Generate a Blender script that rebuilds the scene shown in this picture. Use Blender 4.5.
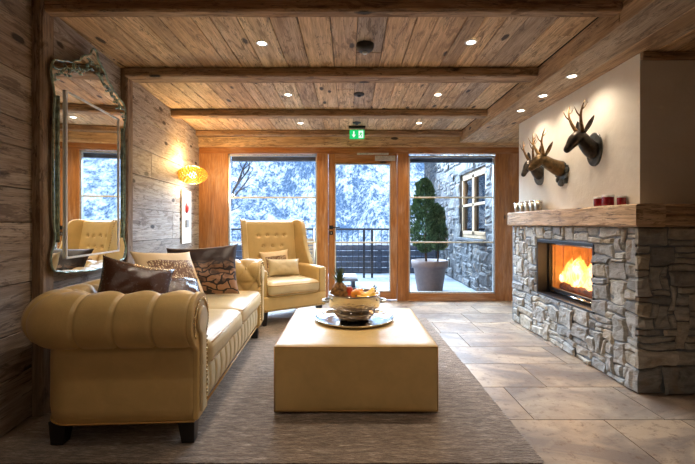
import bpy, bmesh, math, random
from mathutils import Vector, Matrix, Quaternion, noise as mnoise
random.seed(7)
PI = math.pi
SC = bpy.context.scene
COL = SC.collection
for o in list(bpy.data.objects):
    bpy.data.objects.remove(o)

# ------------------------------------------------------------------ camera
F = 386.0; CX = 348.7; HY = 224.0; CH = 1.166      # focal in px, vanishing point, eye height
cam = bpy.data.cameras.new('camera')
cam.sensor_width = 36.0
cam.lens = F * 36.0 / 695.0
cam.shift_x = -(CX - 347.5) / 695.0
cam.shift_y = -(232.0 - HY) / 695.0
cam.clip_start = 0.05; cam.clip_end = 1000
camo = bpy.data.objects.new('camera', cam); COL.objects.link(camo)
camo.location = (0, 0, CH); camo.rotation_euler = (PI / 2, 0, 0)
SC.camera = camo

# ------------------------------------------------------------------ world, sun, exposure
SC.view_settings.view_transform = 'Standard'
SC.view_settings.look = 'None'
SC.view_settings.gamma = 1.0
SC.view_settings.use_curve_mapping = False
SC.view_settings.exposure = 0.2
w = bpy.data.worlds.new('World'); SC.world = w; w.use_nodes = True
nt = w.node_tree; nt.nodes.clear()
wo = nt.nodes.new('ShaderNodeOutputWorld'); bg = nt.nodes.new('ShaderNodeBackground')
bg.inputs['Color'].default_value = (0.42, 0.66, 1.0, 1); bg.inputs['Strength'].default_value = 2.1
nt.links.new(bg.outputs[0], wo.inputs[0])
sun = bpy.data.lights.new('sun', 'SUN'); sun.energy = 2.2; sun.angle = 0.01; sun.color = (1.0, .95, .86)
suno = bpy.data.objects.new('sun', sun); COL.objects.link(suno)
suno.rotation_euler = Vector((0.35, 1.0, -0.75)).to_track_quat('-Z', 'Y').to_euler()
WARM = (1.0, 0.84, 0.66)
day_fill = bpy.data.lights.new('daylight_fill', 'AREA'); day_fill.shape = 'RECTANGLE'; day_fill.size = 7.5; day_fill.size_y = 2.4; day_fill.energy = 3100; day_fill.color = (.55, .76, 1.0)  # added area light above the balcony, boosts daylight on floor and left wall
day_fillo = bpy.data.objects.new('daylight_fill', day_fill); COL.objects.link(day_fillo); day_fillo.location = (-.5, 9.6, 4.3)
day_fillo.rotation_euler = Vector((0, -1, -.35)).to_track_quat('-Z', 'Y').to_euler()

# ------------------------------------------------------------------ materials
def lin(r, g, b):
    f = lambda c: (c / 255 / 12.92) if c <= 10 else ((c / 255 + .055) / 1.055) ** 2.4
    return (f(r), f(g), f(b), 1)

class NT:
    def __init__(s, name):
        s.m = bpy.data.materials.new(name); s.m.use_nodes = True
        s.t = s.m.node_tree; s.t.nodes.clear()
        s.out = s.n('ShaderNodeOutputMaterial')
    def n(s, typ, **kw):
        nd = s.t.nodes.new(typ)
        for k, v in kw.items():
            if k.startswith('i_'):
                nd.inputs[k[2:].replace('_', ' ')].default_value = v
            else:
                setattr(nd, k, v)
        return nd
    def l(s, a, b): s.t.links.new(a, b)
    def math(s, op, a, b=None):
        nd = s.n('ShaderNodeMath', operation=op)
        for i, x in enumerate((a, b)):
            if x is None: continue
            if isinstance(x, (int, float)): nd.inputs[i].default_value = x
            else: s.l(x, nd.inputs[i])
        return nd.outputs[0]
    def ramp(s, fac, stops, interp='LINEAR'):
        nd = s.n('ShaderNodeValToRGB'); nd.color_ramp.interpolation = interp
        e = nd.color_ramp.elements
        while len(e) < len(stops): e.new(.5)
        for i, (p, c) in enumerate(stops):
            e[i].position = p; e[i].color = c if len(c) == 4 else (*c, 1)
        s.l(fac, nd.inputs[0]); return nd.outputs[0]
    def mix(s, fac, a, b, mode='MIX'):
        nd = s.n('ShaderNodeMix', data_type='RGBA', blend_type=mode)
        for sock, x in ((nd.inputs[0], fac), (nd.inputs[6], a), (nd.inputs[7], b)):
            if isinstance(x, (int, float, tuple)): sock.default_value = x
            else: s.l(x, sock)
        return nd.outputs[2]
    def noise(s, vec, scale, detail=3, rough=.5, dist=0):
        nd = s.n('ShaderNodeTexNoise'); nd.inputs['Scale'].default_value = scale
        nd.inputs['Detail'].default_value = detail; nd.inputs['Roughness'].default_value = rough
        nd.inputs['Distortion'].default_value = dist
        if vec is not None: s.l(vec, nd.inputs['Vector'])
        return nd.outputs['Fac']
    def mapped(s, vec, scale, loc=(0, 0, 0)):
        nd = s.n('ShaderNodeMapping'); nd.inputs['Scale'].default_value = scale; nd.inputs['Location'].default_value = loc
        s.l(vec, nd.inputs['Vector']); return nd.outputs[0]
    def obj(s): return s.n('ShaderNodeTexCoord').outputs['Object']
    def uv(s): return s.n('ShaderNodeTexCoord').outputs['UV']
    def bsdf(s, color=None, rough=.5, metal=0, bump=None, bstr=.3, bdist=.01, **kw):
        b = s.n('ShaderNodeBsdfPrincipled')
        for sock, x in (('Base Color', color), ('Roughness', rough), ('Metallic', metal)):
            if x is None: continue
            if isinstance(x, (int, float, tuple)): b.inputs[sock].default_value = x
            else: s.l(x, b.inputs[sock])
        for k, v in kw.items(): b.inputs[k.replace('_', ' ')].default_value = v
        if bump is not None:
            bn = s.n('ShaderNodeBump'); bn.inputs['Strength'].default_value = bstr; bn.inputs['Distance'].default_value = bdist
            s.l(bump, bn.inputs['Height']); s.l(bn.outputs[0], b.inputs['Normal'])
        s.l(b.outputs[0], s.out.inputs[0]); return b

def simple(name, col, rough=.5, metal=0, nscale=40, namt=.12, bstr=.1, **kw):
    t = NT(name); o = t.obj(); f = t.noise(o, nscale, 4)
    dark = tuple(c * (1 - namt * 2) for c in col[:3]) + (1,)
    lite = tuple(min(1, c * (1 + namt)) for c in col[:3]) + (1,)
    t.bsdf(t.ramp(f, [(.3, dark), (.7, lite)]), rough, metal, f, bstr, .003, **kw)
    return t.m

def wood(name, cols, rough=.65, knots=.5, grain=1.0, crack=.9, bstr=.5, stain=.75):
    """reclaimed boards: u runs along the board in metres, v across; 'rnd' is one number per board"""
    t = NT(name)
    uv = t.uv(); at = t.n('ShaderNodeAttribute', attribute_name='rnd'); r = at.outputs['Fac']
    off = t.n('ShaderNodeCombineXYZ'); t.l(t.math('MULTIPLY', r, 37.0), off.inputs[0]); t.l(t.math('MULTIPLY', r, 91.0), off.inputs[1]); t.l(t.math('MULTIPLY', r, 13.0), off.inputs[2])
    va = t.n('ShaderNodeVectorMath', operation='ADD'); t.l(uv, va.inputs[0]); t.l(off.outputs[0], va.inputs[1]); v = va.outputs[0]
    # knots bend the grain
    vk = t.n('ShaderNodeTexVoronoi'); vk.inputs['Scale'].default_value = 1; t.l(t.mapped(v, (2.6, 6.5, 1)), vk.inputs['Vector'])
    kd = t.math('ADD', vk.outputs['Distance'], t.math('MULTIPLY', t.math('SUBTRACT', t.noise(t.mapped(v, (30, 60, 1)), 1, 3, .6), .5), .10))
    g1 = t.noise(t.mapped(v, (2.2, 34 * grain, 1)), 1, 5, .65, .6)
    g2 = t.noise(t.mapped(v, (6, 150 * grain, 1)), 1, 3, .6, .2)
    big = t.noise(t.mapped(v, (1.1, 4.5, 1)), 1, 4, .6, .8)
    base = t.ramp(r, [(i / (len(cols) - 1), c) for i, c in enumerate(cols)])
    dk = t.mix(1.0, base, (.46, .40, .35, 1), 'MULTIPLY')
    lt = t.mix(.35, base, (.86, .78, .66, 1))
    c = t.mix(t.ramp(g1, [(.30, (0, 0, 0, 1)), (.62, (1, 1, 1, 1))]), dk, base)
    c = t.mix(t.ramp(big, [(.48, (0, 0, 0, 1)), (.75, (.8, .8, .8, 1))]), c, lt)
    c = t.mix(t.ramp(big, [(.25, (.7, .7, .7, 1)), (.42, (0, 0, 0, 1))]), c, dk)
    c = t.mix(t.ramp(g2, [(.35, (.55, .55, .55, 1)), (.55, (0, 0, 0, 1))]), c, dk)
    st = t.noise(t.mapped(v, (3.0, 13, 1)), 1, 6, .72, 1.2)
    c = t.mix(t.ramp(st, [(.53, (0, 0, 0, 1)), (.60, (stain, stain, stain, 1))]), c, t.mix(1.0, base, (.30, .24, .20, 1), 'MULTIPLY'))
    ck = t.noise(t.mapped(v, (1.6, 26, 1)), 1, 4, .6, .5)
    cr = t.ramp(ck, [(.484, (0, 0, 0, 1)), (.5, (1, 1, 1, 1)), (.516, (0, 0, 0, 1))])
    crm = t.math('MULTIPLY', cr, t.ramp(big, [(.44, (0, 0, 0, 1)), (.5, (crack, crack, crack, 1))]))
    c = t.mix(crm, c, (.035, .024, .017, 1))
    sel = t.n('ShaderNodeSeparateColor'); t.l(vk.outputs['Color'], sel.inputs[0])
    kk = t.math('MULTIPLY', t.ramp(kd, [(.11, (1, 1, 1, 1)), (.17, (0, 0, 0, 1))]), t.math('LESS_THAN', sel.outputs[0], knots))
    c = t.mix(t.math('MULTIPLY', kk, .96), c, (.030, .018, .012, 1))
    h = t.math('SUBTRACT', t.math('ADD', g1, t.math('MULTIPLY', g2, .5)), t.math('MULTIPLY', kk, .4))
    t.bsdf(c, rough, 0, h, bstr, .006)
    return t.m

M = {}
M['ceil'] = wood('reclaimed_ceiling_boards', [lin(192, 160, 124), lin(240, 208, 164), lin(220, 180, 134), lin(182, 160, 138), lin(236, 198, 150), lin(246, 222, 182)], .6, .55)
M['soffit'] = wood('reclaimed_soffit_boards', [lin(206, 170, 128), lin(184, 158, 128), lin(220, 180, 132), lin(226, 190, 144)], .6, .5)
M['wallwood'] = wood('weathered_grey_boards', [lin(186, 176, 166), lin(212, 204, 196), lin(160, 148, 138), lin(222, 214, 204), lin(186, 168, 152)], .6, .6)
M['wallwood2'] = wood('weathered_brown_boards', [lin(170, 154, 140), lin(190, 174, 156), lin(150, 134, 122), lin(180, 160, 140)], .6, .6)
M['beam'] = wood('hewn_dark_beam', [lin(168, 134, 100), lin(184, 150, 114), lin(158, 124, 92)], .7, .4, .8, .9, .9)
M['post'] = wood('hewn_post', [lin(156, 132, 108), lin(172, 146, 118)], .7, .4, .8, .9, .9)
M['mantel'] = wood('mantel_oak', [lin(214, 178, 134), lin(198, 158, 114)], .6, .35, .6, .9, .9)
M['larch'] = wood('oiled_larch_frame', [lin(186, 124, 66), lin(192, 130, 72), lin(178, 116, 60)], .42, .12, .8, .1, .12, .1)
M['outwood'] = wood('pale_outdoor_joinery', [lin(206, 176, 140), lin(196, 166, 130)], .5, .1, .8, .1, .1, .1)
M['gap'] = simple('dark_gap', (.03, .022, .016, 1), .9)

def leather(name, col, rough=.38, cr=.25):
    t = NT(name); o = t.obj()
    vo = t.n('ShaderNodeTexVoronoi'); vo.inputs['Scale'].default_value = 260; t.l(o, vo.inputs['Vector'])
    n1 = t.noise(o, 7, 4, .6, .4); n2 = t.noise(o, 60, 3)
    c = t.ramp(n1, [(.25, tuple(x * .82 for x in col[:3]) + (1,)), (.7, col)])
    h = t.math('ADD', t.math('MULTIPLY', n1, 1.2), t.math('MULTIPLY', vo.outputs['Distance'], .12))
    t.bsdf(c, t.ramp(n2, [(.3, (rough - .06,) * 3 + (1,)), (.7, (rough + .08,) * 3 + (1,))]), 0, h, cr, .012)
    return t.m
M['leather'] = leather('cream_leather', lin(214, 182, 120))
M['leather_pale'] = leather('cream_leather_pale', lin(218, 198, 156), .36)
M['leather_brown'] = leather('brown_glossy_leather', lin(74, 46, 34), .22, .4)
M['piping'] = leather('piping_leather', lin(186, 142, 76), .4)
M['nail'] = simple('antique_brass_nail', lin(206, 180, 130), .25, 1, 90, .1)
M['legblack'] = simple('black_lacquered_leg', (.012, .010, .010, 1), .3)
M['black'] = simple('matt_black_metal', (.012, .012, .014, 1), .35, .4)
M['blackplastic'] = simple('black_plastic', (.015, .015, .018, 1), .45)
M['chrome'] = simple('polished_steel', (.82, .80, .77, 1), .12, 1, 14, .06, .05)
M['alu'] = simple('pale_aluminium', (.72, .72, .70, 1), .35, .7)
M['whitebar'] = simple('white_spacer_bar', (.85, .85, .82, 1), .4)
M['pewter'] = simple('silver_pewter', (.62, .57, .48, 1), .28, 1, 60, .2, .3)
M['bronze'] = simple('patinated_bronze', lin(110, 88, 58), .36, .75, 25, .3, .3)
M['bronze_dark'] = simple('dark_bronze', lin(70, 62, 54), .33, .7, 25, .3, .3)
M['antler'] = simple('golden_bronze_antler', lin(170, 134, 84), .35, .6, 50, .25, .4)
M['antler_dark'] = simple('dark_bronze_antler', lin(128, 98, 62), .35, .6, 50, .25, .4)
M['plaque'] = simple('slate_grey_plaque', lin(92, 94, 92), .35, .4, 20, .25, .3)
M['eye'] = simple('black_eye', (.01, .01, .01, 1), .1)
M['gold'] = simple('brass_strip', lin(200, 180, 110), .35, .5)

def plaster():
    t = NT('lime_plaster'); o = t.obj()
    n = t.noise(o, 1.6, 5, .6, .6); n2 = t.noise(o, 9, 5, .6)
    t.bsdf(t.ramp(n, [(.3, lin(216, 206, 190)), (.7, lin(236, 229, 216))]), .75, 0, t.math('ADD', n2, n), .25, .02)
    return t.m
M['plaster'] = plaster()

def stone(name, cols):
    t = NT(name); o = t.obj(); at = t.n('ShaderNodeAttribute', attribute_name='rnd'); r = at.outputs['Fac']
    off = t.n('ShaderNodeCombineXYZ'); t.l(t.math('MULTIPLY', r, 50), off.inputs[0]); t.l(t.math('MULTIPLY', r, 31), off.inputs[1])
    va = t.n('ShaderNodeVectorMath', operation='ADD'); t.l(o, va.inputs[0]); t.l(off.outputs[0], va.inputs[1]); v = va.outputs[0]
    n1 = t.noise(t.mapped(v, (6, 6, 16)), 1, 6, .7, .6); n2 = t.noise(v, 34, 6, .7); n3 = t.noise(v, 4, 3, .5, .5)
    base = t.ramp(r, [(i / (len(cols) - 1), c) for i, c in enumerate(cols)])
    c = t.mix(t.ramp(n1, [(.32, (0, 0, 0, 1)), (.6, (1, 1, 1, 1))]), t.mix(1, base, (.5, .49, .47, 1), 'MULTIPLY'), base)
    c = t.mix(t.ramp(n2, [(.58, (0, 0, 0, 1)), (.8, (.5, .5, .5, 1))]), c, cols[-1])
    c = t.mix(t.ramp(n3, [(.58, (0, 0, 0, 1)), (.72, (.45, .45, .45, 1))]), c, lin(150, 120, 84))
    t.bsdf(c, .7, 0, t.math('ADD', n1, t.math('MULTIPLY', n2, .6)), .9, .012)
    return t.m
M['stone'] = stone('quarry_stone', [lin(160, 158, 152), lin(190, 186, 178), lin(170, 168, 164), lin(146, 145, 143), lin(200, 194, 182), lin(184, 172, 152)])
M['stone_out'] = stone('outdoor_stone', [lin(96, 96, 98), lin(122, 122, 124), lin(82, 84, 88), lin(136, 134, 130)])

def tiles():
    t = NT('limestone_floor_tiles'); uv = t.uv()
    at = t.n('ShaderNodeAttribute', attribute_name='rnd'); r = at.outputs['Fac']
    off = t.n('ShaderNodeCombineXYZ'); t.l(t.math('MULTIPLY', r, 50), off.inputs[0]); t.l(t.math('MULTIPLY', r, 31), off.inputs[1])
    va = t.n('ShaderNodeVectorMath', operation='ADD'); t.l(uv, va.inputs[0]); t.l(off.outputs[0], va.inputs[1]); v = va.outputs[0]
    n1 = t.noise(t.mapped(v, (1.3, 2.2, 1)), 1, 5, .6, 1.0); n2 = t.noise(v, 16, 7, .8); n3 = t.noise(v, 4, 4, .6, .4)
    base = t.ramp(r, [(0, lin(158, 136, 114)), (.5, lin(176, 152, 126)), (1, lin(166, 150, 132))])
    c = t.mix(t.ramp(n1, [(.40, (.85, .85, .85, 1)), (.58, (0, 0, 0, 1))]), base, lin(112, 98, 90))
    c = t.mix(t.ramp(n2, [(.36, (.9, .9, .9, 1)), (.47, (0, 0, 0, 1))]), c, lin(104, 78, 58))
    c = t.mix(t.ramp(n3, [(.55, (0, 0, 0, 1)), (.75, (.5, .5, .5, 1))]), c, lin(200, 180, 154))
    t.bsdf(c, t.ramp(n3, [(.3, (.30,) * 3 + (1,)), (.7, (.48,) * 3 + (1,))]), 0, t.math('ADD', n2, n1), .25, .006)
    return t.m
M['tile'] = tiles()
M['grout'] = simple('ochre_grout', lin(150, 112, 70), .9)

def rug():
    t = NT('handwoven_rug'); uv = t.uv()
    n1 = t.noise(t.mapped(uv, (9, 42, 1)), 1, 6, .8, .3); n2 = t.noise(t.mapped(uv, (30, 110, 1)), 1, 2, .6)
    n3 = t.noise(t.mapped(uv, (1.5, 3.5, 1)), 1, 3, .5)
    c = t.ramp(n1, [(.28, lin(50, 40, 34)), (.45, lin(112, 96, 82)), (.56, lin(148, 130, 114)), (.7, lin(208, 194, 178))])
    c = t.mix(t.ramp(n2, [(.35, (.7, .7, .7, 1)), (.5, (0, 0, 0, 1))]), c, lin(90, 72, 58))
    c = t.mix(t.math('MULTIPLY', n3, .25), c, lin(140, 120, 102))
    t.bsdf(c, .9, 0, t.math('ADD', n1, n2), .9, .012, Sheen_Weight=.25)
    return t.m
M['rug'] = rug()

def lace():
    t = NT('cream_lace_embroidery'); uv = t.uv()
    vo = t.n('ShaderNodeTexVoronoi', feature='DISTANCE_TO_EDGE'); vo.inputs['Scale'].default_value = 17; t.l(t.mapped(uv, (1, 1, 1)), vo.inputs['Vector'])
    wv = t.n('ShaderNodeTexWave'); wv.inputs['Scale'].default_value = 7; wv.inputs['Distortion'].default_value = 9; wv.inputs['Detail'].default_value = 1; t.l(uv, wv.inputs['Vector'])
    sp = t.n('ShaderNodeSeparateXYZ'); t.l(uv, sp.inputs[0])
    band = t.math('MULTIPLY', t.math('GREATER_THAN', sp.outputs[1], .30), t.math('LESS_THAN', sp.outputs[1], .76))
    band = t.math('MULTIPLY', band, t.math('MULTIPLY', t.math('GREATER_THAN', sp.outputs[0], .12), t.math('LESS_THAN', sp.outputs[0], .88)))
    pat = t.math('MAXIMUM', t.ramp(vo.outputs['Distance'], [(.10, (1, 1, 1, 1)), (.16, (0, 0, 0, 1))]), t.ramp(wv.outputs['Fac'], [(.62, (0, 0, 0, 1)), (.72, (1, 1, 1, 1))]))
    f = t.math('MULTIPLY', band, pat)
    t.bsdf(t.mix(f, lin(226, 200, 156), lin(120, 82, 54)), .6, 0, f, .5, .004)
    return t.m
M['lace'] = lace()

def photo_print():
    t = NT('brown_stone_print_fabric'); uv = t.uv()
    br = t.n('ShaderNodeTexBrick'); br.inputs['Scale'].default_value = 3.2; br.inputs['Mortar Size'].default_value = .035
    br.inputs['Color1'].default_value = lin(176, 134, 102); br.inputs['Color2'].default_value = lin(92, 64, 48); br.inputs['Mortar'].default_value = lin(30, 20, 18)
    br.inputs['Bias'].default_value = -.1
    ds = t.n('ShaderNodeTexNoise'); ds.inputs['Scale'].default_value = 3.5; t.l(uv, ds.inputs['Vector'])
    mx = t.n('ShaderNodeMix', data_type='VECTOR'); mx.inputs[0].default_value = .30; t.l(uv, mx.inputs[4]); t.l(ds.outputs['Color'], mx.inputs[5])
    t.l(mx.outputs[1], br.inputs['Vector'])
    n = t.noise(uv, 6, 5, .6, .5)
    sp = t.n('ShaderNodeSeparateXYZ'); t.l(uv, sp.inputs[0])
    top = t.ramp(t.math('ADD', sp.outputs[1], t.math('MULTIPLY', t.math('SUBTRACT', n, .5), .5)), [(.55, (0, 0, 0, 1)), (.66, (1, 1, 1, 1))])
    c = t.mix(top, br.outputs['Color'], lin(48, 32, 30))
    c = t.mix(t.ramp(n, [(.38, (.75, .75, .75, 1)), (.5, (0, 0, 0, 1))]), c, lin(44, 28, 26))
    t.bsdf(c, .5, 0, n, .2, .01)
    return t.m
M['print'] = photo_print()

def pane(name, ior=1.35, tint=(1, 1, 1, 1), rough=.0):
    t = NT(name)
    fr = t.n('ShaderNodeFresnel'); fr.inputs['IOR'].default_value = ior; ge = t.n('ShaderNodeNewGeometry'); ff = t.math('MULTIPLY', fr.outputs[0], t.math('SUBTRACT', 1.0, ge.outputs['Backfacing']))
    tr = t.n('ShaderNodeBsdfTransparent'); tr.inputs[0].default_value = tint
    gl = t.n('ShaderNodeBsdfGlossy'); gl.inputs['Roughness'].default_value = rough
    mx = t.n('ShaderNodeMixShader'); t.l(ff, mx.inputs[0]); t.l(tr.outputs[0], mx.inputs[1]); t.l(gl.outputs[0], mx.inputs[2])
    t.l(mx.outputs[0], t.out.inputs[0]); return t.m
M['pane'] = pane('clear_window_glass')
M['fireglass'] = pane('fireplace_glass', 1.25)

t = NT('silvered_mirror'); t.bsdf((.90, .93, .92, 1), .015, 1); M['mirror'] = t.m
t = NT('etched_mirror')
n = t.noise(t.obj(), 30, 4, .6, .6)
t.bsdf(t.ramp(n, [(.4, (.86, .89, .88, 1)), (.62, (.55, .66, .62, 1))]), t.ramp(n, [(.4, (.06,) * 3 + (1,)), (.65, (.3,) * 3 + (1,))]), 1, n, .25, .004); M['etched'] = t.m
M['greenglass'] = simple('green_glass_edge', lin(160, 184, 170), .15, .2, 30, .3, .2)
M['bevelglint'] = simple('bevel_painted_glint', (.95, .97, .97, 1), .3, 0, 30, .02)  # white colour stands in for the window mirrored in the bevel

def emit(name, col, s):
    t = NT(name); e = t.n('ShaderNodeEmission'); e.inputs[0].default_value = col; e.inputs[1].default_value = s
    t.l(e.outputs[0], t.out.inputs[0]); return t.m
M['lampface'] = emit('lamp_face', (1, .86, .66, 1), 14)
M['exitgreen'] = emit('exit_sign_green', (.02, .62, .16, 1), .9)
M['exitwhite'] = emit('exit_sign_white', (.8, 1, .85, 1), 1.0)

def flame():
    t = NT('flame'); o = t.obj()
    n = t.noise(t.mapped(o, (9, 9, 4)), 1, 4, .6, 1.6)
    c = t.ramp(n, [(.3, (1, .22, .02, 1)), (.5, (1, .45, .08, 1)), (.68, (1, .78, .4, 1))])
    lw = t.n('ShaderNodeLayerWeight'); lw.inputs[0].default_value = .35
    e = t.n('ShaderNodeEmission'); t.l(c, e.inputs[0]); e.inputs[1].default_value = 3.2
    tr = t.n('ShaderNodeBsdfTransparent')
    a = t.math('MULTIPLY', t.math('SUBTRACT', 1.0, lw.outputs['Facing']), t.ramp(n, [(.30, (0, 0, 0, 1)), (.62, (1, 1, 1, 1))]))
    mx = t.n('ShaderNodeMixShader'); t.l(a, mx.inputs[0]); t.l(tr.outputs[0], mx.inputs[1]); t.l(e.outputs[0], mx.inputs[2])
    t.l(mx.outputs[0], t.out.inputs[0]); return t.m
M['flame'] = flame()
M['firebrick'] = simple('pale_firebrick', lin(214, 160, 100), .8, 0, 12, .15)
M['log'] = simple('charred_log', lin(120, 66, 34), .85, 0, 18, .4, .6)

t = NT('amber_bead')
e = t.bsdf((1.0, .62, .10, 1), .12, 0, None, Emission_Strength=.28)
e.inputs['Emission Color'].default_value = (1.0, .55, .06, 1); e.inputs['Transmission Weight'].default_value = .3
M['bead'] = t.m
M['whitepanel'] = simple('white_lacquer_panel', (.86, .84, .80, 1), .4, 0, 8, .02, .02)
M['red'] = simple('red_plastic', (.55, .03, .02, 1), .35)
M['greyplastic'] = simple('grey_plastic', (.35, .35, .36, 1), .45)
M['redglass'] = simple('red_candle_glass', (.28, .01, .02, 1), .08, 0, 20, .2, .05, Coat_Weight=.6)
M['candleclear'] = simple('pale_glass_rim', (.75, .70, .68, 1), .12)
M['terracotta'] = simple('grey_brown_plastic_pot', lin(128, 112, 108), .6, 0, 20, .06)
M['soil'] = simple('potting_soil', lin(70, 48, 34), .95, 0, 60, .4, .8)
M['bark'] = simple('conifer_bark', lin(96, 70, 50), .9, 0, 40, .3, .8)
M['orange'] = simple('orange_peel', lin(244, 150, 34), .4, 0, 120, .08, .4)
M['apple'] = simple('red_apple_skin', lin(196, 70, 44), .28, 0, 14, .35, .02)
M['banana'] = simple('yellow_banana_skin', lin(244, 196, 56), .42, 0, 14, .1, .05)
M['bananatip'] = simple('brown_banana_tip', lin(96, 70, 34), .7)
M['pinegreen'] = simple('pineapple_leaf', lin(86, 106, 66), .5, 0, 30, .2)
M['pinebody'] = simple('pineapple_skin', lin(150, 104, 44), .55, 0, 45, .4, .5)
M['darkrail'] = simple('dark_steel_railing', lin(46, 50, 58), .5, .3)
M['darkpanel'] = simple('dark_grey_timber_panel', lin(72, 78, 92), .7, 0, 6, .2)
M['plinthgrey'] = simple('outdoor_grey', lin(120, 124, 130), .7)

def needles(name, a, b):
    t = NT(name); at = t.n('ShaderNodeAttribute', attribute_name='rnd')
    t.bsdf(t.ramp(at.outputs['Fac'], [(0, a), (1, b)]), .6); return t.m
M['thuja'] = needles('thuja_foliage', lin(44, 76, 54), lin(104, 138, 96))
M['twig'] = needles('bare_branches', lin(50, 44, 44), lin(86, 76, 72))

def snow(name='snow', a=(.60, .66, .74, 1), b=(.80, .83, .88, 1)):
    t = NT(name); o = t.obj(); n = t.noise(o, 3, 5, .6)
    t.bsdf(t.ramp(n, [(.3, a), (.7, b)]), .7, 0, n, .3, .03); return t.m
M['snow'] = snow(); M['deck'] = snow('frosted_balcony_slabs', (.15, .17, .20, 1), (.25, .27, .30, 1))

def mountain():
    t = NT('snowy_rock_face'); o = t.obj()
    a = t.noise(t.mapped(o, (.30, .30, .20)), 1, 10, .72, .3)
    b = t.noise(t.mapped(o, (.05, .05, .03)), 1, 5, .6, .6)
    c = t.noise(t.mapped(o, (1.6, 1.6, .5)), 1, 6, .75, .3)
    s = t.math('ADD', t.math('MULTIPLY', a, .42), t.math('ADD', t.math('MULTIPLY', b, .22), t.math('MULTIPLY', c, .36)))
    f = t.ramp(s, [(.47, (0, 0, 0, 1)), (.56, (1, 1, 1, 1))])
    rockc = t.ramp(c, [(.35, lin(60, 84, 112)), (.6, lin(104, 132, 162))])
    col = t.mix(f, rockc, (.80, .86, .93, 1))
    t.bsdf(col, .85, 0, t.math('ADD', a, c), .5, .8); return t.m
M['mountain'] = mountain()

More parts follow.
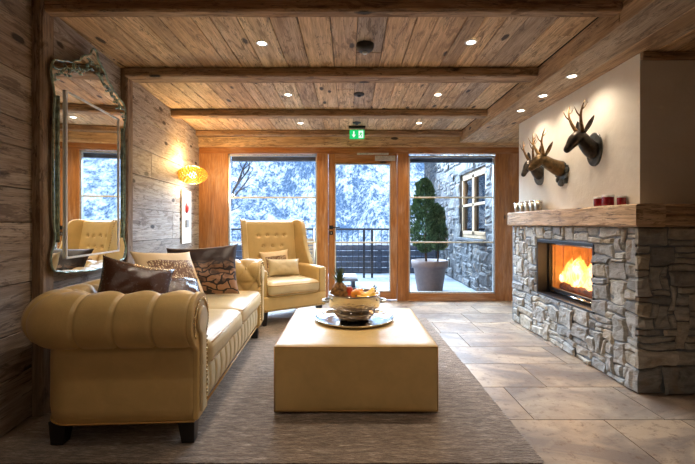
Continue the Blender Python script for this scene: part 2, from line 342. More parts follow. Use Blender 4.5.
# ------------------------------------------------------------------ mesh building
class MB:
    def __init__(s):
        s.v = []; s.f = []; s.uv = []; s.r = []; s.sm = []; s.mi = []
    def add(s, vs, fs, uvs=None, rnd=0.0, smooth=False, mi=0, T=None):
        o = len(s.v)
        if T is not None: vs = [T @ Vector(p) for p in vs]
        s.v += [tuple(p) for p in vs]
        for i, f in enumerate(fs):
            s.f.append(tuple(o + k for k in f))
            s.uv.append(uvs[i] if uvs else [(0, 0)] * len(f))
            s.r.append(rnd); s.sm.append(smooth); s.mi.append(mi)
    def box(s, x0, x1, y0, y1, z0, z1, rnd=0.0, T=None, mi=0, grain=None, uo=(0, 0)):
        P = [(x0, y0, z0), (x1, y0, z0), (x1, y1, z0), (x0, y1, z0), (x0, y0, z1), (x1, y0, z1), (x1, y1, z1), (x0, y1, z1)]
        Fc = [((0, 3, 2, 1), 2), ((4, 5, 6, 7), 2), ((0, 1, 5, 4), 1), ((2, 3, 7, 6), 1), ((1, 2, 6, 5), 0), ((3, 0, 4, 7), 0)]
        d = (x1 - x0, y1 - y0, z1 - z0)
        g = grain if grain is not None else max(range(3), key=lambda k: d[k])
        uvs = []
        for f, ax in Fc:
            ua = g if g != ax else (ax + 1) % 3
            va = [k for k in range(3) if k not in (ax, ua)][0]
            uvs.append([(P[k][ua] + uo[0], P[k][va] + ax * 1.7 + uo[1]) for k in f])
        s.add(P, [f for f, _ in Fc], uvs, rnd, False, mi, T)
    def grid(s, fn, nu, nv, cu=False, cv=False, smooth=True, rnd=0.0, mi=0, T=None, uvf=None):
        mu = nu if cu else nu + 1; mv = nv if cv else nv + 1
        vs = [fn(i / nu, j / nv) for i in range(mu) for j in range(mv)]
        fs = []; uvs = []
        for i in range(nu):
            for j in range(nv):
                a = i * mv + j; b = ((i + 1) % mu) * mv + j
                c = ((i + 1) % mu) * mv + (j + 1) % mv; d = i * mv + (j + 1) % mv
                fs.append((a, b, c, d))
                q = [(i / nu, j / nv), ((i + 1) / nu, j / nv), ((i + 1) / nu, (j + 1) / nv), (i / nu, (j + 1) / nv)]
                uvs.append([uvf(*p) for p in q] if uvf else q)
        s.add(vs, fs, uvs, rnd, smooth, mi, T)
    def sphere(s, c, r, nu=12, nv=8, sc=(1, 1, 1), rnd=0.0, mi=0, T=None, fn=None):
        vs = [(c[0], c[1], c[2] - r * sc[2])]
        for j in range(1, nv):
            th = PI * j / nv
            for i in range(nu):
                ph = 2 * PI * i / nu
                d = Vector((math.sin(th) * math.cos(ph), math.sin(th) * math.sin(ph), -math.cos(th)))
                k = fn(d) if fn else 1
                vs.append((c[0] + r * sc[0] * d.x * k, c[1] + r * sc[1] * d.y * k, c[2] + r * sc[2] * d.z * k))
        vs.append((c[0], c[1], c[2] + r * sc[2]))
        fs = [(0, 1 + (i + 1) % nu, 1 + i) for i in range(nu)]
        for j in range(nv - 2):
            for i in range(nu):
                a = 1 + j * nu + i; b = 1 + j * nu + (i + 1) % nu
                fs.append((a, b, b + nu, a + nu))
        L = len(vs) - 1
        fs += [(1 + (nv - 2) * nu + i, 1 + (nv - 2) * nu + (i + 1) % nu, L) for i in range(nu)]
        s.add(vs, fs, None, rnd, True, mi, T)
    def lathe(s, prof, n=32, T=None, rnd=0.0, mi=0, smooth=True, cap0=True, cap1=True, fn=None):
        vs = []; fs = []
        for k, (r, z) in enumerate(prof):
            for i in range(n):
                a = 2 * PI * i / n
                rr = r * (fn(a, k) if fn else 1)
                vs.append((rr * math.cos(a), rr * math.sin(a), z))
        for k in range(len(prof) - 1):
            for i in range(n):
                a = k * n + i; b = k * n + (i + 1) % n
                fs.append((a, b, b + n, a + n))
        s.add(vs, fs, [[(0, 0)] * 4] * len(fs), rnd, smooth, mi, T)
        if cap0: s.add(vs[:n], [tuple(reversed(range(n)))], None, rnd, False, mi, T)
        if cap1: s.add(vs[-n:], [tuple(range(n))], None, rnd, False, mi, T)
    def tube(s, pts, rad, n=10, T=None, rnd=0.0, mi=0, cap=True, flat=None, up=None, uvm=False):
        pts = [Vector(p) for p in pts]
        if isinstance(rad, (int, float)): rad = [rad] * len(pts)
        tn = []
        for i in range(len(pts)):
            a = pts[max(0, i - 1)]; b = pts[min(len(pts) - 1, i + 1)]
            tn.append((b - a).normalized())
        u = Vector(up) if up else (Vector((0, 0, 1)) if abs(tn[0].z) < .9 else Vector((1, 0, 0)))
        vs = []
        for i, p in enumerate(pts):
            u = (u - tn[i] * u.dot(tn[i])).normalized(); w_ = tn[i].cross(u)
            r = rad[i]; ra, rb = (r if isinstance(r, tuple) else (r, r))
            for k in range(n):
                a = 2 * PI * k / n
                vs.append(p + u * (ra * math.cos(a)) + w_ * (rb * math.sin(a)))
        fs = []; uvs = []; L = 0
        for i in range(len(pts) - 1):
            dl = (pts[i + 1] - pts[i]).length
            for k in range(n):
                a = i * n + k; b = i * n + (k + 1) % n
                fs.append((a, b, b + n, a + n)); uvs.append([(L, k / n * .5), (L, (k + 1) / n * .5), (L + dl, (k + 1) / n * .5), (L + dl, k / n * .5)])
            L += dl
        if cap:
            fs.append(tuple(reversed(range(n)))); uvs.append([(0, 0)] * n)
            fs.append(tuple(range((len(pts) - 1) * n, len(pts) * n))); uvs.append([(0, 0)] * n)
        s.add(vs, fs, uvs, rnd, True, mi, T)
    def prism(s, outline, z0, z1, T=None, mi=0, rnd=0.0, smooth=False):
        n = len(outline)
        vs = [(x, y, z0) for x, y in outline] + [(x, y, z1) for x, y in outline]
        fs = [tuple(reversed(range(n))), tuple(range(n, 2 * n))] + [(i, (i + 1) % n, n + (i + 1) % n, n + i) for i in range(n)]
        uvs = [[(vs[k][0], vs[k][1]) for k in f] for f in fs]
        s.add(vs, fs, uvs, rnd, smooth, mi, T)
    def roundbox(s, c, size, r, n=8, puff=(0, 0, 0), T=None, rnd=0.0, mi=0, wob=0.0):
        """a cushion-like box: rounded edges, crowned faces"""
        hx, hy, hz = (k / 2 for k in size)
        key = {}; vs = []; fs = []; uvs = []
        def vert(p):
            k = tuple(round(q, 5) for q in p)
            if k in key: return key[k]
            d = Vector(p)
            q = Vector((d.x * hx, d.y * hy, d.z * hz))
            core = Vector((max(-hx + r, min(hx - r, q.x)), max(-hy + r, min(hy - r, q.y)), max(-hz + r, min(hz - r, q.z))))
            e = q - core
            if e.length > 1e-9: q = core + e.normalized() * r
            q.x += puff[0] * d.x * (1 - d.y ** 2) * (1 - d.z ** 2)
            q.y += puff[1] * d.y * (1 - d.x ** 2) * (1 - d.z ** 2)
            q.z += puff[2] * d.z * (1 - d.x ** 4) * (1 - d.y ** 4)
            if wob: q += mnoise.noise_vector(q * 5 + Vector((c[0], c[1], 3))) * wob
            vs.append((q.x + c[0], q.y + c[1], q.z + c[2])); key[k] = len(vs) - 1
            return key[k]
        # parameter values that sample the rounded edge densely
        def ts(h):
            e = r / h
            a = [-1 + e * (1 - math.cos(PI / 2 * k / 3)) for k in range(4)]
            m = [-1 + e + (2 - 2 * e) * k / n for k in range(1, n)]
            return a + m + [-x for x in reversed(a)]
        X, Y, Z = ts(hx), ts(hy), ts(hz)
        for ax, (U, V) in ((2, (X, Y)), (1, (X, Z)), (0, (Y, Z))):
            for sg in (-1, 1):
                for i in range(len(U) - 1):
                    for j in range(len(V) - 1):
                        q = [(U[i], V[j]), (U[i + 1], V[j]), (U[i + 1], V[j + 1]), (U[i], V[j + 1])]
                        if (sg < 0) != (ax == 1): q.reverse()
                        P = []
                        for a, b in q:
                            p = {2: (a, b, sg), 1: (a, sg, b), 0: (sg, a, b)}[ax]; P.append(vert(p))
                        if len(set(P)) < 3: continue
                        fs.append(tuple(P)); uvs.append([(a, b) for a, b in q])
        s.add(vs, fs, uvs, rnd, True, mi, T)
    def build(s, name, mats, parent=None, bevel=0, seg=2, angle=.6, loc=None):
        me = bpy.data.meshes.new(name)
        me.from_pydata(s.v, [], s.f)
        if not isinstance(mats, (list, tuple)): mats = [mats]
        for m in mats: me.materials.append(M[m] if isinstance(m, str) else m)
        me.uv_layers.new(name='UVMap'); me.attributes.new('rnd', 'FLOAT', 'CORNER')
        uvs = []; rr = []
        for f, u, r in zip(s.f, s.uv, s.r):
            for q in u: uvs += [q[0], q[1]]
            rr += [r] * len(f)
        me.uv_layers['UVMap'].data.foreach_set('uv', uvs); me.attributes['rnd'].data.foreach_set('value', rr)
        me.polygons.foreach_set('use_smooth', s.sm); me.polygons.foreach_set('material_index', s.mi)
        me.update()
        o = bpy.data.objects.new(name, me); COL.objects.link(o)
        if parent: o.parent = parent
        if loc: o.location = loc
        if bevel:
            b = o.modifiers.new('bevel', 'BEVEL'); b.width = bevel; b.segments = seg; b.limit_method = 'ANGLE'; b.angle_limit = angle
            b.harden_normals = False
        return o

def tag(o, label=None, cat=None, group=None, kind=None):
    if label: o['label'] = label
    if cat: o['category'] = cat
    if group: o['group'] = group
    if kind: o['kind'] = kind
    return o
def thing(name, label, cat, loc=(0, 0, 0), rz=0, group=None):
    e = bpy.data.objects.new(name, None); COL.objects.link(e); e.empty_display_size = .1
    e.location = loc; e.rotation_euler = (0, 0, rz)
    return tag(e, label, cat, group)
def struct(o): o['kind'] = 'structure'; return o
def copy_tree(o, parent=None):
    c = o.copy(); COL.objects.link(c); c.parent = parent
    for ch in [x for x in bpy.data.objects if x.parent == o]:
        copy_tree(ch, c)
    return c

def boards(mb, org, u, v, nrm, length, width, wr, thick, lr=None, step=.004, rng=None, mi=0, taper=0.0):
    """a surface of separate boards: u along, v across, nrm = facing"""
    rng = rng or random
    org, u, v, nrm = Vector(org), Vector(u).normalized(), Vector(v).normalized(), Vector(nrm).normalized()
    T = Matrix((u, v, nrm)).transposed().to_4x4(); T.translation = org
    flip = u.cross(v).dot(nrm) < 0
    p = 0.0; ta = 0.0
    while p < width - 1e-4:
        wd = min(rng.uniform(*wr), width - p)
        if width - p - wd < wr[0] * .5: wd = width - p
        tb = rng.uniform(-taper, taper) if p + wd < width - 1e-4 else 0
        q = 0.0 if lr is None else -rng.uniform(0, lr[0])
        while q < length - 1e-4:
            ln = length - q if lr is None else rng.uniform(*lr)
            a, b = max(q, 0), min(q + ln, length)
            if b - a > .01:
                r = rng.random(); h = -rng.uniform(0, step); g = .0022
                lo = lambda x: p + ta * (x / length - .5) + g
                hi = lambda x: p + wd + tb * (x / length - .5) - g
                x0, x1 = a + .0015, b - .0015
                P = [(x0, lo(x0), -thick), (x1, lo(x1), -thick), (x1, hi(x1), -thick), (x0, hi(x0), -thick),
                     (x0, lo(x0) + 0, h - .003), (x1, lo(x1), h - .003), (x1, hi(x1), h - .003), (x0, hi(x0), h - .003),
                     (x0 + .002, lo(x0) + .003, h), (x1 - .002, lo(x1) + .003, h), (x1 - .002, hi(x1) - .003, h), (x0 + .002, hi(x0) - .003, h)]
                fs = [(8, 9, 10, 11), (4, 5, 9, 8), (6, 7, 11, 10), (5, 6, 10, 9), (7, 4, 8, 11), (0, 1, 5, 4), (2, 3, 7, 6), (1, 2, 6, 5), (3, 0, 4, 7)]
                if flip: fs = [tuple(reversed(f)) for f in fs]
                uvs = [[(P[k][0], P[k][1] + P[k][2]) for k in f] for f in fs]
                mb.add(P, fs, uvs, r, False, mi, T)
            q += ln
        p += wd; ta = tb

def hewn(mb, p0, p1, wv, hv, seg=.12, amp=.006, rnd=0.3, seed=0, mi=0, round_=.012):
    """an adzed beam between p0 and p1; wv and hv are half-extent vectors"""
    p0, p1, wv, hv = map(Vector, (p0, p1, wv, hv)); L = (p1 - p0).length; n = max(2, int(L / seg))
    wn, hn = wv.normalized(), hv.normalized(); W, H = wv.length, hv.length
    ring = []
    cs = [(-1, -1), (0, -1), (1, -1), (1, 0), (1, 1), (0, 1), (-1, 1), (-1, 0)]
    prof = []
    for i, (a, b) in enumerate(cs):
        if a and b:
            if i == 0: prof += [(-W, -H + round_), (-W + round_, -H)]
            if i == 2: prof += [(W - round_, -H), (W, -H + round_)]
            if i == 4: prof += [(W, H - round_), (W - round_, H)]
            if i == 6: prof += [(-W + round_, H), (-W, H - round_)]
        else: prof.append((a * W, b * H))
    m = len(prof); per = [0]
    for k in range(m):
        a, b = prof[k], prof[(k + 1) % m]; per.append(per[-1] + math.hypot(a[0] - b[0], a[1] - b[1]))
    vs = []; fs = []; uvs = []
    for i in range(n + 1):
        c = p0.lerp(p1, i / n)
        for k, (a, b) in enumerate(prof):
            q = c + wn * a + hn * b
            d = mnoise.noise(Vector((i * .55 + seed * 7.3, k * 1.3, seed))) * amp
            q += (wn * a + hn * b).normalized() * d
            vs.append(q)
    for i in range(n):
        for k in range(m):
            a = i * m + k; b = i * m + (k + 1) % m
            fs.append((a, b, b + m, a + m))
            uvs.append([(i * L / n, per[k]), (i * L / n, per[k + 1]), ((i + 1) * L / n, per[k + 1]), ((i + 1) * L / n, per[k])])
    fs.append(tuple(reversed(range(m)))); uvs.append([prof[k] for k in reversed(range(m))])
    fs.append(tuple(range(n * m, n * m + m))); uvs.append(list(prof))
    if wn.cross(hn).dot(p1 - p0) < 0: fs = [tuple(reversed(f)) for f in fs]; uvs = [list(reversed(q)) for q in uvs]
    mb.add(vs, fs, uvs, rnd, False, mi)

def stonework(mb, U, V, pos, cell=.045, hole=None, breaks=(), seed=1, wmax=9, hmax=4, gap=.0018, amp=.011, corner=None, step=.013, sub=.022):
    """irregular courses: random rectangles packed on a grid, bent by one smooth warp so they keep fitting"""
    rng = random.Random(seed); nu = round(U / cell); nv = round(V / cell); occ = [[False] * nv for _ in range(nu)]
    cu, cv = U / nu, V / nv
    brk = [round(b / cu) for b in breaks]
    if hole:
        hu0, hu1, hv0, hv1 = [round(hole[0] / cu), round(hole[1] / cu), round(hole[2] / cv), round(hole[3] / cv)]
        for i in range(hu0, hu1):
            for j in range(hv0, hv1): occ[i][j] = True
    hard_u = [0, U] + [b * cu for b in brk] + ([hu0 * cu, hu1 * cu] if hole else [])
    hard_v = [0, V] + ([hv0 * cv, hv1 * cv] if hole else [])
    def warp(u, v):
        du = min(abs(u - h) for h in hard_u); dv = min(abs(v - h) for h in hard_v)
        nx = mnoise.noise(Vector((u * 7, v * 7, seed))) * .035 * min(1, du / .06)
        ny = mnoise.noise(Vector((u * 5, v * 9, seed + 9))) * .035 * min(1, dv / .06)
        return u + nx, v + ny
    for j in range(nv):
        for i in range(nu):
            if occ[i][j]: continue
            w_ = rng.choice([2, 2, 3, 4, 5, 6, 7, wmax]); h_ = rng.choice([1, 1, 2, 2, 3, hmax])
            if h_ == 1: w_ = max(w_, 4)
            k = 1
            while k < w_ and i + k < nu and not occ[i + k][j] and (i + k) not in brk: k += 1
            w_ = k
            k = 1
            while k < h_ and j + k < nv and all(not occ[i + a][j + k] for a in range(w_)): k += 1
            h_ = k
            for a in range(w_):
                for b in range(h_): occ[i + a][j + b] = True
            u0, u1, v0, v1 = i * cu, (i + w_) * cu, j * cv, (j + h_) * cv
            r = rng.random(); lift = rng.uniform(-step, step * .4); tx = rng.uniform(-.10, .10); ty = rng.uniform(-.12, .12)
            n1 = max(5, int((u1 - u0) / sub)); n2 = max(4, int((v1 - v0) / sub))
            cl = u0 in (0,) or any(abs(u0 - b * cu) < 1e-6 for b in brk); cr_ = any(abs(u1 - b * cu) < 1e-6 for b in brk)
            def fn(a, b):
                # edge samples crowd towards the rim so the rounded arris is crisp
                ea = .5 - .5 * math.cos(PI * a); eb = .5 - .5 * math.cos(PI * b)
                uu = u0 + gap + (u1 - u0 - 2 * gap) * (ea * .8 + a * .2); vv = v0 + gap + (v1 - v0 - 2 * gap) * (eb * .8 + b * .2)
                if cr_: uu = u0 + gap + (u1 - u0 - gap) * (ea * .6 + a * .4)
                elif cl and u0 > 0: uu = u0 + (u1 - u0 - gap) * (ea * .6 + a * .4)
                wu, wv = warp(uu, vv)
                e = min((1 if (cl and u0 > 0) else (uu - u0 - gap) / .009), (1 if cr_ else (u1 - gap - uu) / .009), (vv - v0 - gap) / .009, (v1 - gap - vv) / .009)
                e = max(0, min(1, e)); e = math.sin(e * PI / 2)
                hgt = .022 + lift + tx * (uu - (u0 + u1) / 2) + ty * (vv - (v0 + v1) / 2)
                hgt += amp * mnoise.fractal(Vector((uu * 16, vv * 16, seed + r * 20)), .7, 2.2, 4)
                if (cr_ and uu > u1 - .03) or (cl and u0 > 0 and uu < u0 + .03):
                    hgt = .02 + .004 * mnoise.noise(Vector((0, vv * 9, 0)))
                return pos(wu, wv, hgt - .020 * (1 - e))
            mb.grid(fn, n1, n2, smooth=False, rnd=r)

def hermite(a, b, t): return a + (b - a) * t * t * (3 - 2 * t)

# ------------------------------------------------------------------ dimensions of the room
YB = 5.85                 # inner face of the window wall
CZ = 2.551                # ceiling boards
SZ = 2.387                # boarded soffit over the fireplace
BX = 1.672                # its left side
YR = -2.2                 # wall behind the camera
XR = 4.2
def WX(y): return -1.68 - .1 * y     # left wall, slightly askew
wdir = Vector((-.1, 1, 0)).normalized(); wnrm = Vector((1, .1, 0)).normalized()

# ------------------------------------------------------------------ floor
mb = MB(); mb.box(-2.6, XR, YR, YB + .12, -.12, -.006, mi=0)
rng = random.Random(3); rows = []
y = .0
ys = [-2.2, -1.74, -1.28, -.82, -.36, .1, .56, 1.0, 1.42, 1.86, 2.30, 2.76, 3.22, 3.67, 4.13, 4.58, 5.04, 5.5, 5.97]
for k in range(len(ys) - 1):
    x = -2.55 + rng.uniform(-.5, 0)
    while x < XR:
        wd = rng.choice([.46, .62, .78, .92]); a, b = max(x, -2.6) + .003, min(x + wd, XR) - .003
        if b > a: mb.box(a, b, ys[k] + .003, ys[k + 1] - .003, -.02, 0, rnd=rng.random(), mi=1, grain=0)
        x += wd
struct(mb.build('floor', ['grout', 'tile']))

# ------------------------------------------------------------------ ceiling with its soffit
rng = random.Random(11)
mb = MB()
boards(mb, (-2.6, YR, CZ), (0, 1, 0), (1, 0, 0), (0, 0, -1), YB - YR, BX + 2.6, (.12, .23), .02, (2.2, 4.5), .004, rng)
mb.box(-2.7, XR + .1, YR - .1, YB + .5, CZ + .02, CZ + .14, mi=1)
struct(mb.build('ceiling', ['ceil', 'gap']))
mb = MB()
boards(mb, (BX, YR, SZ), (0, 1, 0), (1, 0, 0), (0, 0, -1), YB - YR, XR - BX, (.17, .28), .02, (2.5, 4.5), .003, rng)
boards(mb, (BX, YR, SZ), (0, 1, 0), (0, 0, 1), (-1, 0, 0), YB - YR, CZ - SZ, (.2, .3), .02, (3, 5), .003, rng)
mb.box(BX + .02, XR, YR, YB, SZ + .02, CZ + .01, mi=1)
o = struct(mb.build('ceiling_soffit', ['soffit', 'gap'])); o.name = 'ceiling_right'

# ------------------------------------------------------------------ left wall
rng = random.Random(5)
mb = MB()
L0 = WX(YR), YR
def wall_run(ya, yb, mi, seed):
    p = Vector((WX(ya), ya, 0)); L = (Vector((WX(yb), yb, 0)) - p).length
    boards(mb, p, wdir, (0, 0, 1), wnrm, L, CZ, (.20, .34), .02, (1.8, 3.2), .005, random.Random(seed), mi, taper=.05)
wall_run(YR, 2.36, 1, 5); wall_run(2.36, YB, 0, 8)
P = [(WX(YR) - .02, YR), (WX(YB) - .02, YB), (WX(YB) - .2, YB), (WX(YR) - .2, YR)]
mb.prism(list(reversed(P)), 0, CZ + .02, mi=2)
struct(mb.build('wall_left', ['wallwood', 'wallwood2', 'gap']))

# posts on the wall and beams under the ceiling
def wall_post(y0, y1, label, seed):
    yc = (y0 + y1) / 2; x = WX(yc) + .02
    mb = MB()
    hewn(mb, (x, yc, 0), (x, yc, CZ - .002), wdir * (y1 - y0) / 2, wnrm * .035, .1, .004, .3 + seed * .1, seed)
    return tag(mb.build('wall_post', 'post'), label, 'post', 'hewn wall posts')
wall_post(2.335, 2.455, 'rough hewn dark wooden post left of the mirror', 1)
wall_post(3.425, 3.545, 'rough hewn brown wooden post right of the mirror', 2)
def ceiling_beam(y0, y1, label, seed, drop=.08):
    mb = MB(); yc = (y0 + y1) / 2; h = (drop + 0) / 2
    x0 = WX(yc) + (.05 if y0 < 4 else .0)
    hewn(mb, (x0, yc, CZ - h), (BX + (.012 if y0 > 2.4 else .02), yc, CZ - h), (0, (y1 - y0) / 2, 0), (0, 0, h), .14, .005, .2 + .2 * seed, seed)
    return tag(mb.build('ceiling_beam', 'beam'), label, 'beam', 'hewn ceiling beams')
ceiling_beam(2.36, 2.447, 'nearest of the dark hewn beams crossing the ceiling, at the top edge', 0)
ceiling_beam(3.405, 3.585, 'second nearest dark ceiling beam, meeting the post right of the mirror', 1)
ceiling_beam(4.655, 4.79, 'third dark ceiling beam, between the two farther pairs of spotlights', 2)
ceiling_beam(5.675, 5.80, 'farthest ceiling beam, running just above the windows', 3)
b0 = bpy.data.objects  # beam far above the picture's top edge is left out

# ------------------------------------------------------------------ window wall
def wx(px): return (px - CX) * YB / F
def wz(py): return CH + (HY - py) * YB / F
mb = MB(); rng = random.Random(21)
def lar(x0, x1, z0, z1, y0=YB, y1=YB + .1, g=None):
    mb.box(x0, x1, y0, y1, z0, z1, rnd=rng.random(), grain=g, uo=(rng.random() * 9, rng.random() * 9))
ZH = wz(153.5); ZS = .11
XL = WX(YB) - .1
lar(XL, wx(228), 0, ZH, YB + .0)                   # left pier
lar(wx(317), wx(328), 0, ZH)                        # between window and door
lar(wx(397.5), wx(408.8), 0, ZH)
lar(wx(495.5), 3.2, 0, ZH)
lar(wx(228), wx(317), 0, ZS); lar(wx(408.8), wx(495.5), 0, wz(293.5))
lar(XL, 3.2, ZH, 2.33, g=0)
mb.box(XL, 3.2, YB - .045, YB + .1, 2.33, CZ, rnd=.9, mi=1)   # header board under the farthest beam
struct(mb.build('wall_back', ['larch', 'soffit'], bevel=.004))
# wall pieces out of view: behind the camera, to the right
mb = MB(); boards(mb, (-1.5, YR, 0), (1, 0, 0), (0, 0, 1), (0, 1, 0), XR + 1.5, SZ, (.2, .3), .02, (2, 4), .004, rng)
mb.box(-2.7, XR + .1, YR - .12, YR - .02, 0, CZ + .02, mi=1)
struct(mb.build('wall_front', ['wallwood2', 'gap']))
mb = MB(); mb.box(XR, XR + .12, YR, 2.8, 0, CZ, mi=0)
struct(mb.build('wall_right', ['plaster']))

# windows: metal edge, glazing bars, pane, roller blind box
def window(name, x0, x1, z0, z1):
    e = bpy.data.objects.new(name, None); COL.objects.link(e); struct(e); e.location = ((x0 + x1) / 2, YB, z0)
    hw = (x1 - x0) / 2; H = z1 - z0
    m = MB(); t_ = .022
    for a in ((-hw, -hw + t_, 0, H), (hw - t_, hw, 0, H), (-hw, hw, 0, t_), (-hw, hw, H - t_, H)):
        m.box(a[0], a[1], .02, .08, a[2], a[3])
    m.build('window_frame', 'alu', e)
    m = MB(); m.box(-hw + .01, hw - .01, .045, .051, .01, H - .01); m.build('window_pane', 'pane', e)
    for py in (197.2, 242.2):
        z = wz(py) - z0
        m = MB(); m.box(-hw, hw, .030, .044, z - .006, z + .010, mi=0); m.box(-hw, hw, .028, .044, z - .014, z - .006, mi=1)
        m.build('glazing_bar', ['whitebar', 'gold'], e)
    m = MB(); m.box(-hw + .03, hw, .085, .17, H - .085, H - .02); m.build('blind_box', 'darkpanel', e)
    return e
window('window_1', wx(228), wx(317), ZS, wz(154.2))
window('window_2', wx(408.8), wx(495.5), wz(293.5), wz(155.5))

# door
def build_door():
    x0, x1 = wx(328.2), wx(397.3)
    e = bpy.data.objects.new('door_1', None); COL.objects.link(e); struct(e); e.location = (x0, YB, .02)
    W = x1 - x0; H = ZH - .02; g0 = wx(335) - x0; g1 = wx(390.3) - x0; zb = wz(291.5) - .02; zt = wz(163.7) - .02
    m = MB(); r = random.Random(4)
    for a in ((0.004, g0, 0, H), (g1, W - .004, 0, H)): m.box(a[0], a[1], .015, .08, a[2], a[3], rnd=r.random())
    m.box(g0, g1, .015, .08, 0, zb, rnd=r.random()); m.box(g0, g1, .015, .08, zt, H, rnd=r.random())
    m.build('door_leaf', 'larch', e, bevel=.004)
    m = MB(); m.box(g0 - .005, g1 + .005, .045, .051, zb - .005, zt + .005); m.build('door_pane', 'pane', e)
    z = wz(242.4) - .02
    m = MB(); m.box(g0, g1, .030, .044, z - .006, z + .010, mi=0); m.box(g0, g1, .028, .044, z - .014, z - .006, mi=1); m.build('glazing_bar', ['whitebar', 'gold'], e)
    m = MB(); m.box(g0 - .004, g0 + .012, .010, .05, zb, zt); m.box(g1 - .012, g1 + .004, .010, .05, zb, zt); m.box(g0, g1, .012, .05, zt - .012, zt + .004); m.box(g0, g1, .012, .05, zb - .004, zb + .012)
    m.build('glass_bead', 'alu', e)
    m = MB(); z = wz(227.3) - .02; cx = .045
    m.box(cx - .028, cx + .028, .004, .016, z - .028, z + .028); m.tube([(cx, .01, z), (cx, -.05, z)], .011, 10)
    m.tube([(cx - .008, -.05, z), (cx + .135, -.05, z)], .0105, 10)
    m.build('door_handle', 'black', e, bevel=.002)
    m = MB(); z = wz(233) - .02; m.box(cx - .028, cx + .028, .004, .016, z - .028, z + .028); m.box(cx - .004, cx + .004, .0, .01, z - .014, z + .014, mi=1)
    m.build('lock_plate', ['black', 'alu'], e, bevel=.002)
    m = MB(); m.box(wx(375) - x0, wx(395) - x0, -.035, .015, wz(160.8) - .02, wz(156) - .02); m.build('door_closer', 'alu', e, bevel=.004)
    m = MB(); m.box(wx(357) - x0, wx(388.5) - x0, -.03, .016, wz(154.8) - .02, wz(153.2) - .02); m.build('closer_arm', 'alu', e, bevel=.003)
build_door()

# ------------------------------------------------------------------ chimney breast and fireplace
PX, PY0, PY1 = 2.08, 2.756, 4.715
mb = MB(); mb.box(PX, XR, PY0, PY1, 1.30, SZ)
struct(mb.build('wall_chimney_breast', 'plaster')).name = 'wall_fireplace'
mb = MB(); mb.box(3.1, 3.2, PY1, YB + .1, 0, CZ); struct(mb.build('wall_right_far', 'plaster'))
mb = MB(); mb.box(PX + .001, XR, PY0 - .03, PY0 - .001, SZ - .055, SZ - .002, rnd=.4, uo=(3, 1)); struct(mb.build('trim_1', 'beam', bevel=.004))

SX, SY0, SY1, SH = 1.995, 2.66, 4.65, 1.146
fp = thing('fireplace', 'stone-clad fireplace with thick oak mantel and glazed burning fire', 'fireplace', (SX, 3.6, 0))
LU = SY1 - SY0
def fpos(u, v, d):      # u runs along the front face towards the camera and then round the corner
    yo = 3.6
    if u <= LU:
        k = LU - u; e = max(0, 1 - k / .03)
        return Vector((-d, SY1 - u - d * e - yo, v))
    k = u - LU; e = max(0, 1 - k / .03)
    return Vector((k - d * e, SY0 - d - yo, v))
mb = MB()
HY0, HY1, HZ0, HZ1 = 3.134, 4.066, .443, 1.0
UF = LU + (XR - SX - .02)
stonework(mb, UF, SH, fpos, .044, (SY1 - HY1, SY1 - HY0, HZ0, HZ1), (LU,), 4)
mb.build('stone_cladding', 'stone', fp)
# core behind the stones (with the opening left free)
mb = MB()
xr = XR - SX - .02; a0, a1 = SY0 - 3.6, SY1 - 3.6; h0, h1 = HY0 - 3.6, HY1 - 3.6
for q in ((.0, xr, a0, h0, 0, SH - .004), (.0, xr, h1, a1 + .05, 0, SH - .004), (.0, xr, h0, h1, 0, HZ0), (.0, xr, h0, h1, HZ1, SH - .004), (.55, xr, h0, h1, HZ0, HZ1)):
    mb.box(*q)
mb.build('masonry_core', 'plinthgrey', fp)
# mantel: two hewn timbers
mb = MB()
my0, my1 = 2.60 - 3.6, 4.706 - 3.6; mx = 1.935 - SX
hewn(mb, (mx + .10, my0, 1.225), (mx + .10, my1, 1.225), (.10, 0, 0), (0, 0, .079), .10, .006, .1, 3)
hewn(mb, (mx + .20, my0 + .085, 1.264), (xr, my0 + .085, 1.264), (0, .085, 0), (0, 0, .038), .12, .005, .8, 5)
hewn(mb, (mx + .20, my0 + .09, 1.186), (xr, my0 + .09, 1.186), (0, .085, 0), (0, 0, .038), .12, .005, .3, 6)
mb.box(mx + .18, xr, my0 + .14, my1 - .01, 1.150, 1.297)
mb.build('mantel_beam', 'mantel', fp)
# steel frame lining the opening
mb = MB(); d0 = -.012; d1 = .12
mb.box(d0, d1 + .0, h0 - .006, h0 + .012, HZ0, HZ1); mb.box(d0, d1, h1 - .012, h1 + .006, HZ0, HZ1)
mb.box(d0, d1, h0, h1, HZ0 - .006, HZ0 + .012); mb.box(d0, d1, h0, h1, HZ1 - .022, HZ1 + .004)
ins = mb.build('insert_frame', 'blackplastic', fp, bevel=.002)
gz0, gz1 = .515, .955
mb = MB()
for q in ((h0 + .012, h0 + .035, gz0 - .03, gz1 + .02), (h1 - .035, h1 - .012, gz0 - .03, gz1 + .02), (h0 + .012, h1 - .012, gz0 - .03, gz0), (h0 + .012, h1 - .012, gz1, gz1 + .025)):
    mb.box(.095, .125, q[0], q[1], q[2], q[3])
dr = mb.build('insert_door', 'black', fp, bevel=.002)
mb = MB(); mb.box(.108, .112, h0 + .03, h1 - .03, gz0 - .005, gz1 + .005); mb.build('fire_glass', 'fireglass', dr)
mb = MB(); mb.tube([(.075, h0 + .10, .488), (.075, h1 - .18, .488)], .008, 10)
for yy in (h0 + .15, h1 - .25): mb.tube([(.075, yy, .488), (.10, yy, .488)], .006, 8)
mb.build('door_rail', 'chrome', dr)
mb = MB(); mb.box(.085, .1, h0 + .014, h1 - .014, gz1 + .003, gz1 + .012); mb.build('air_slot', 'chrome', dr)
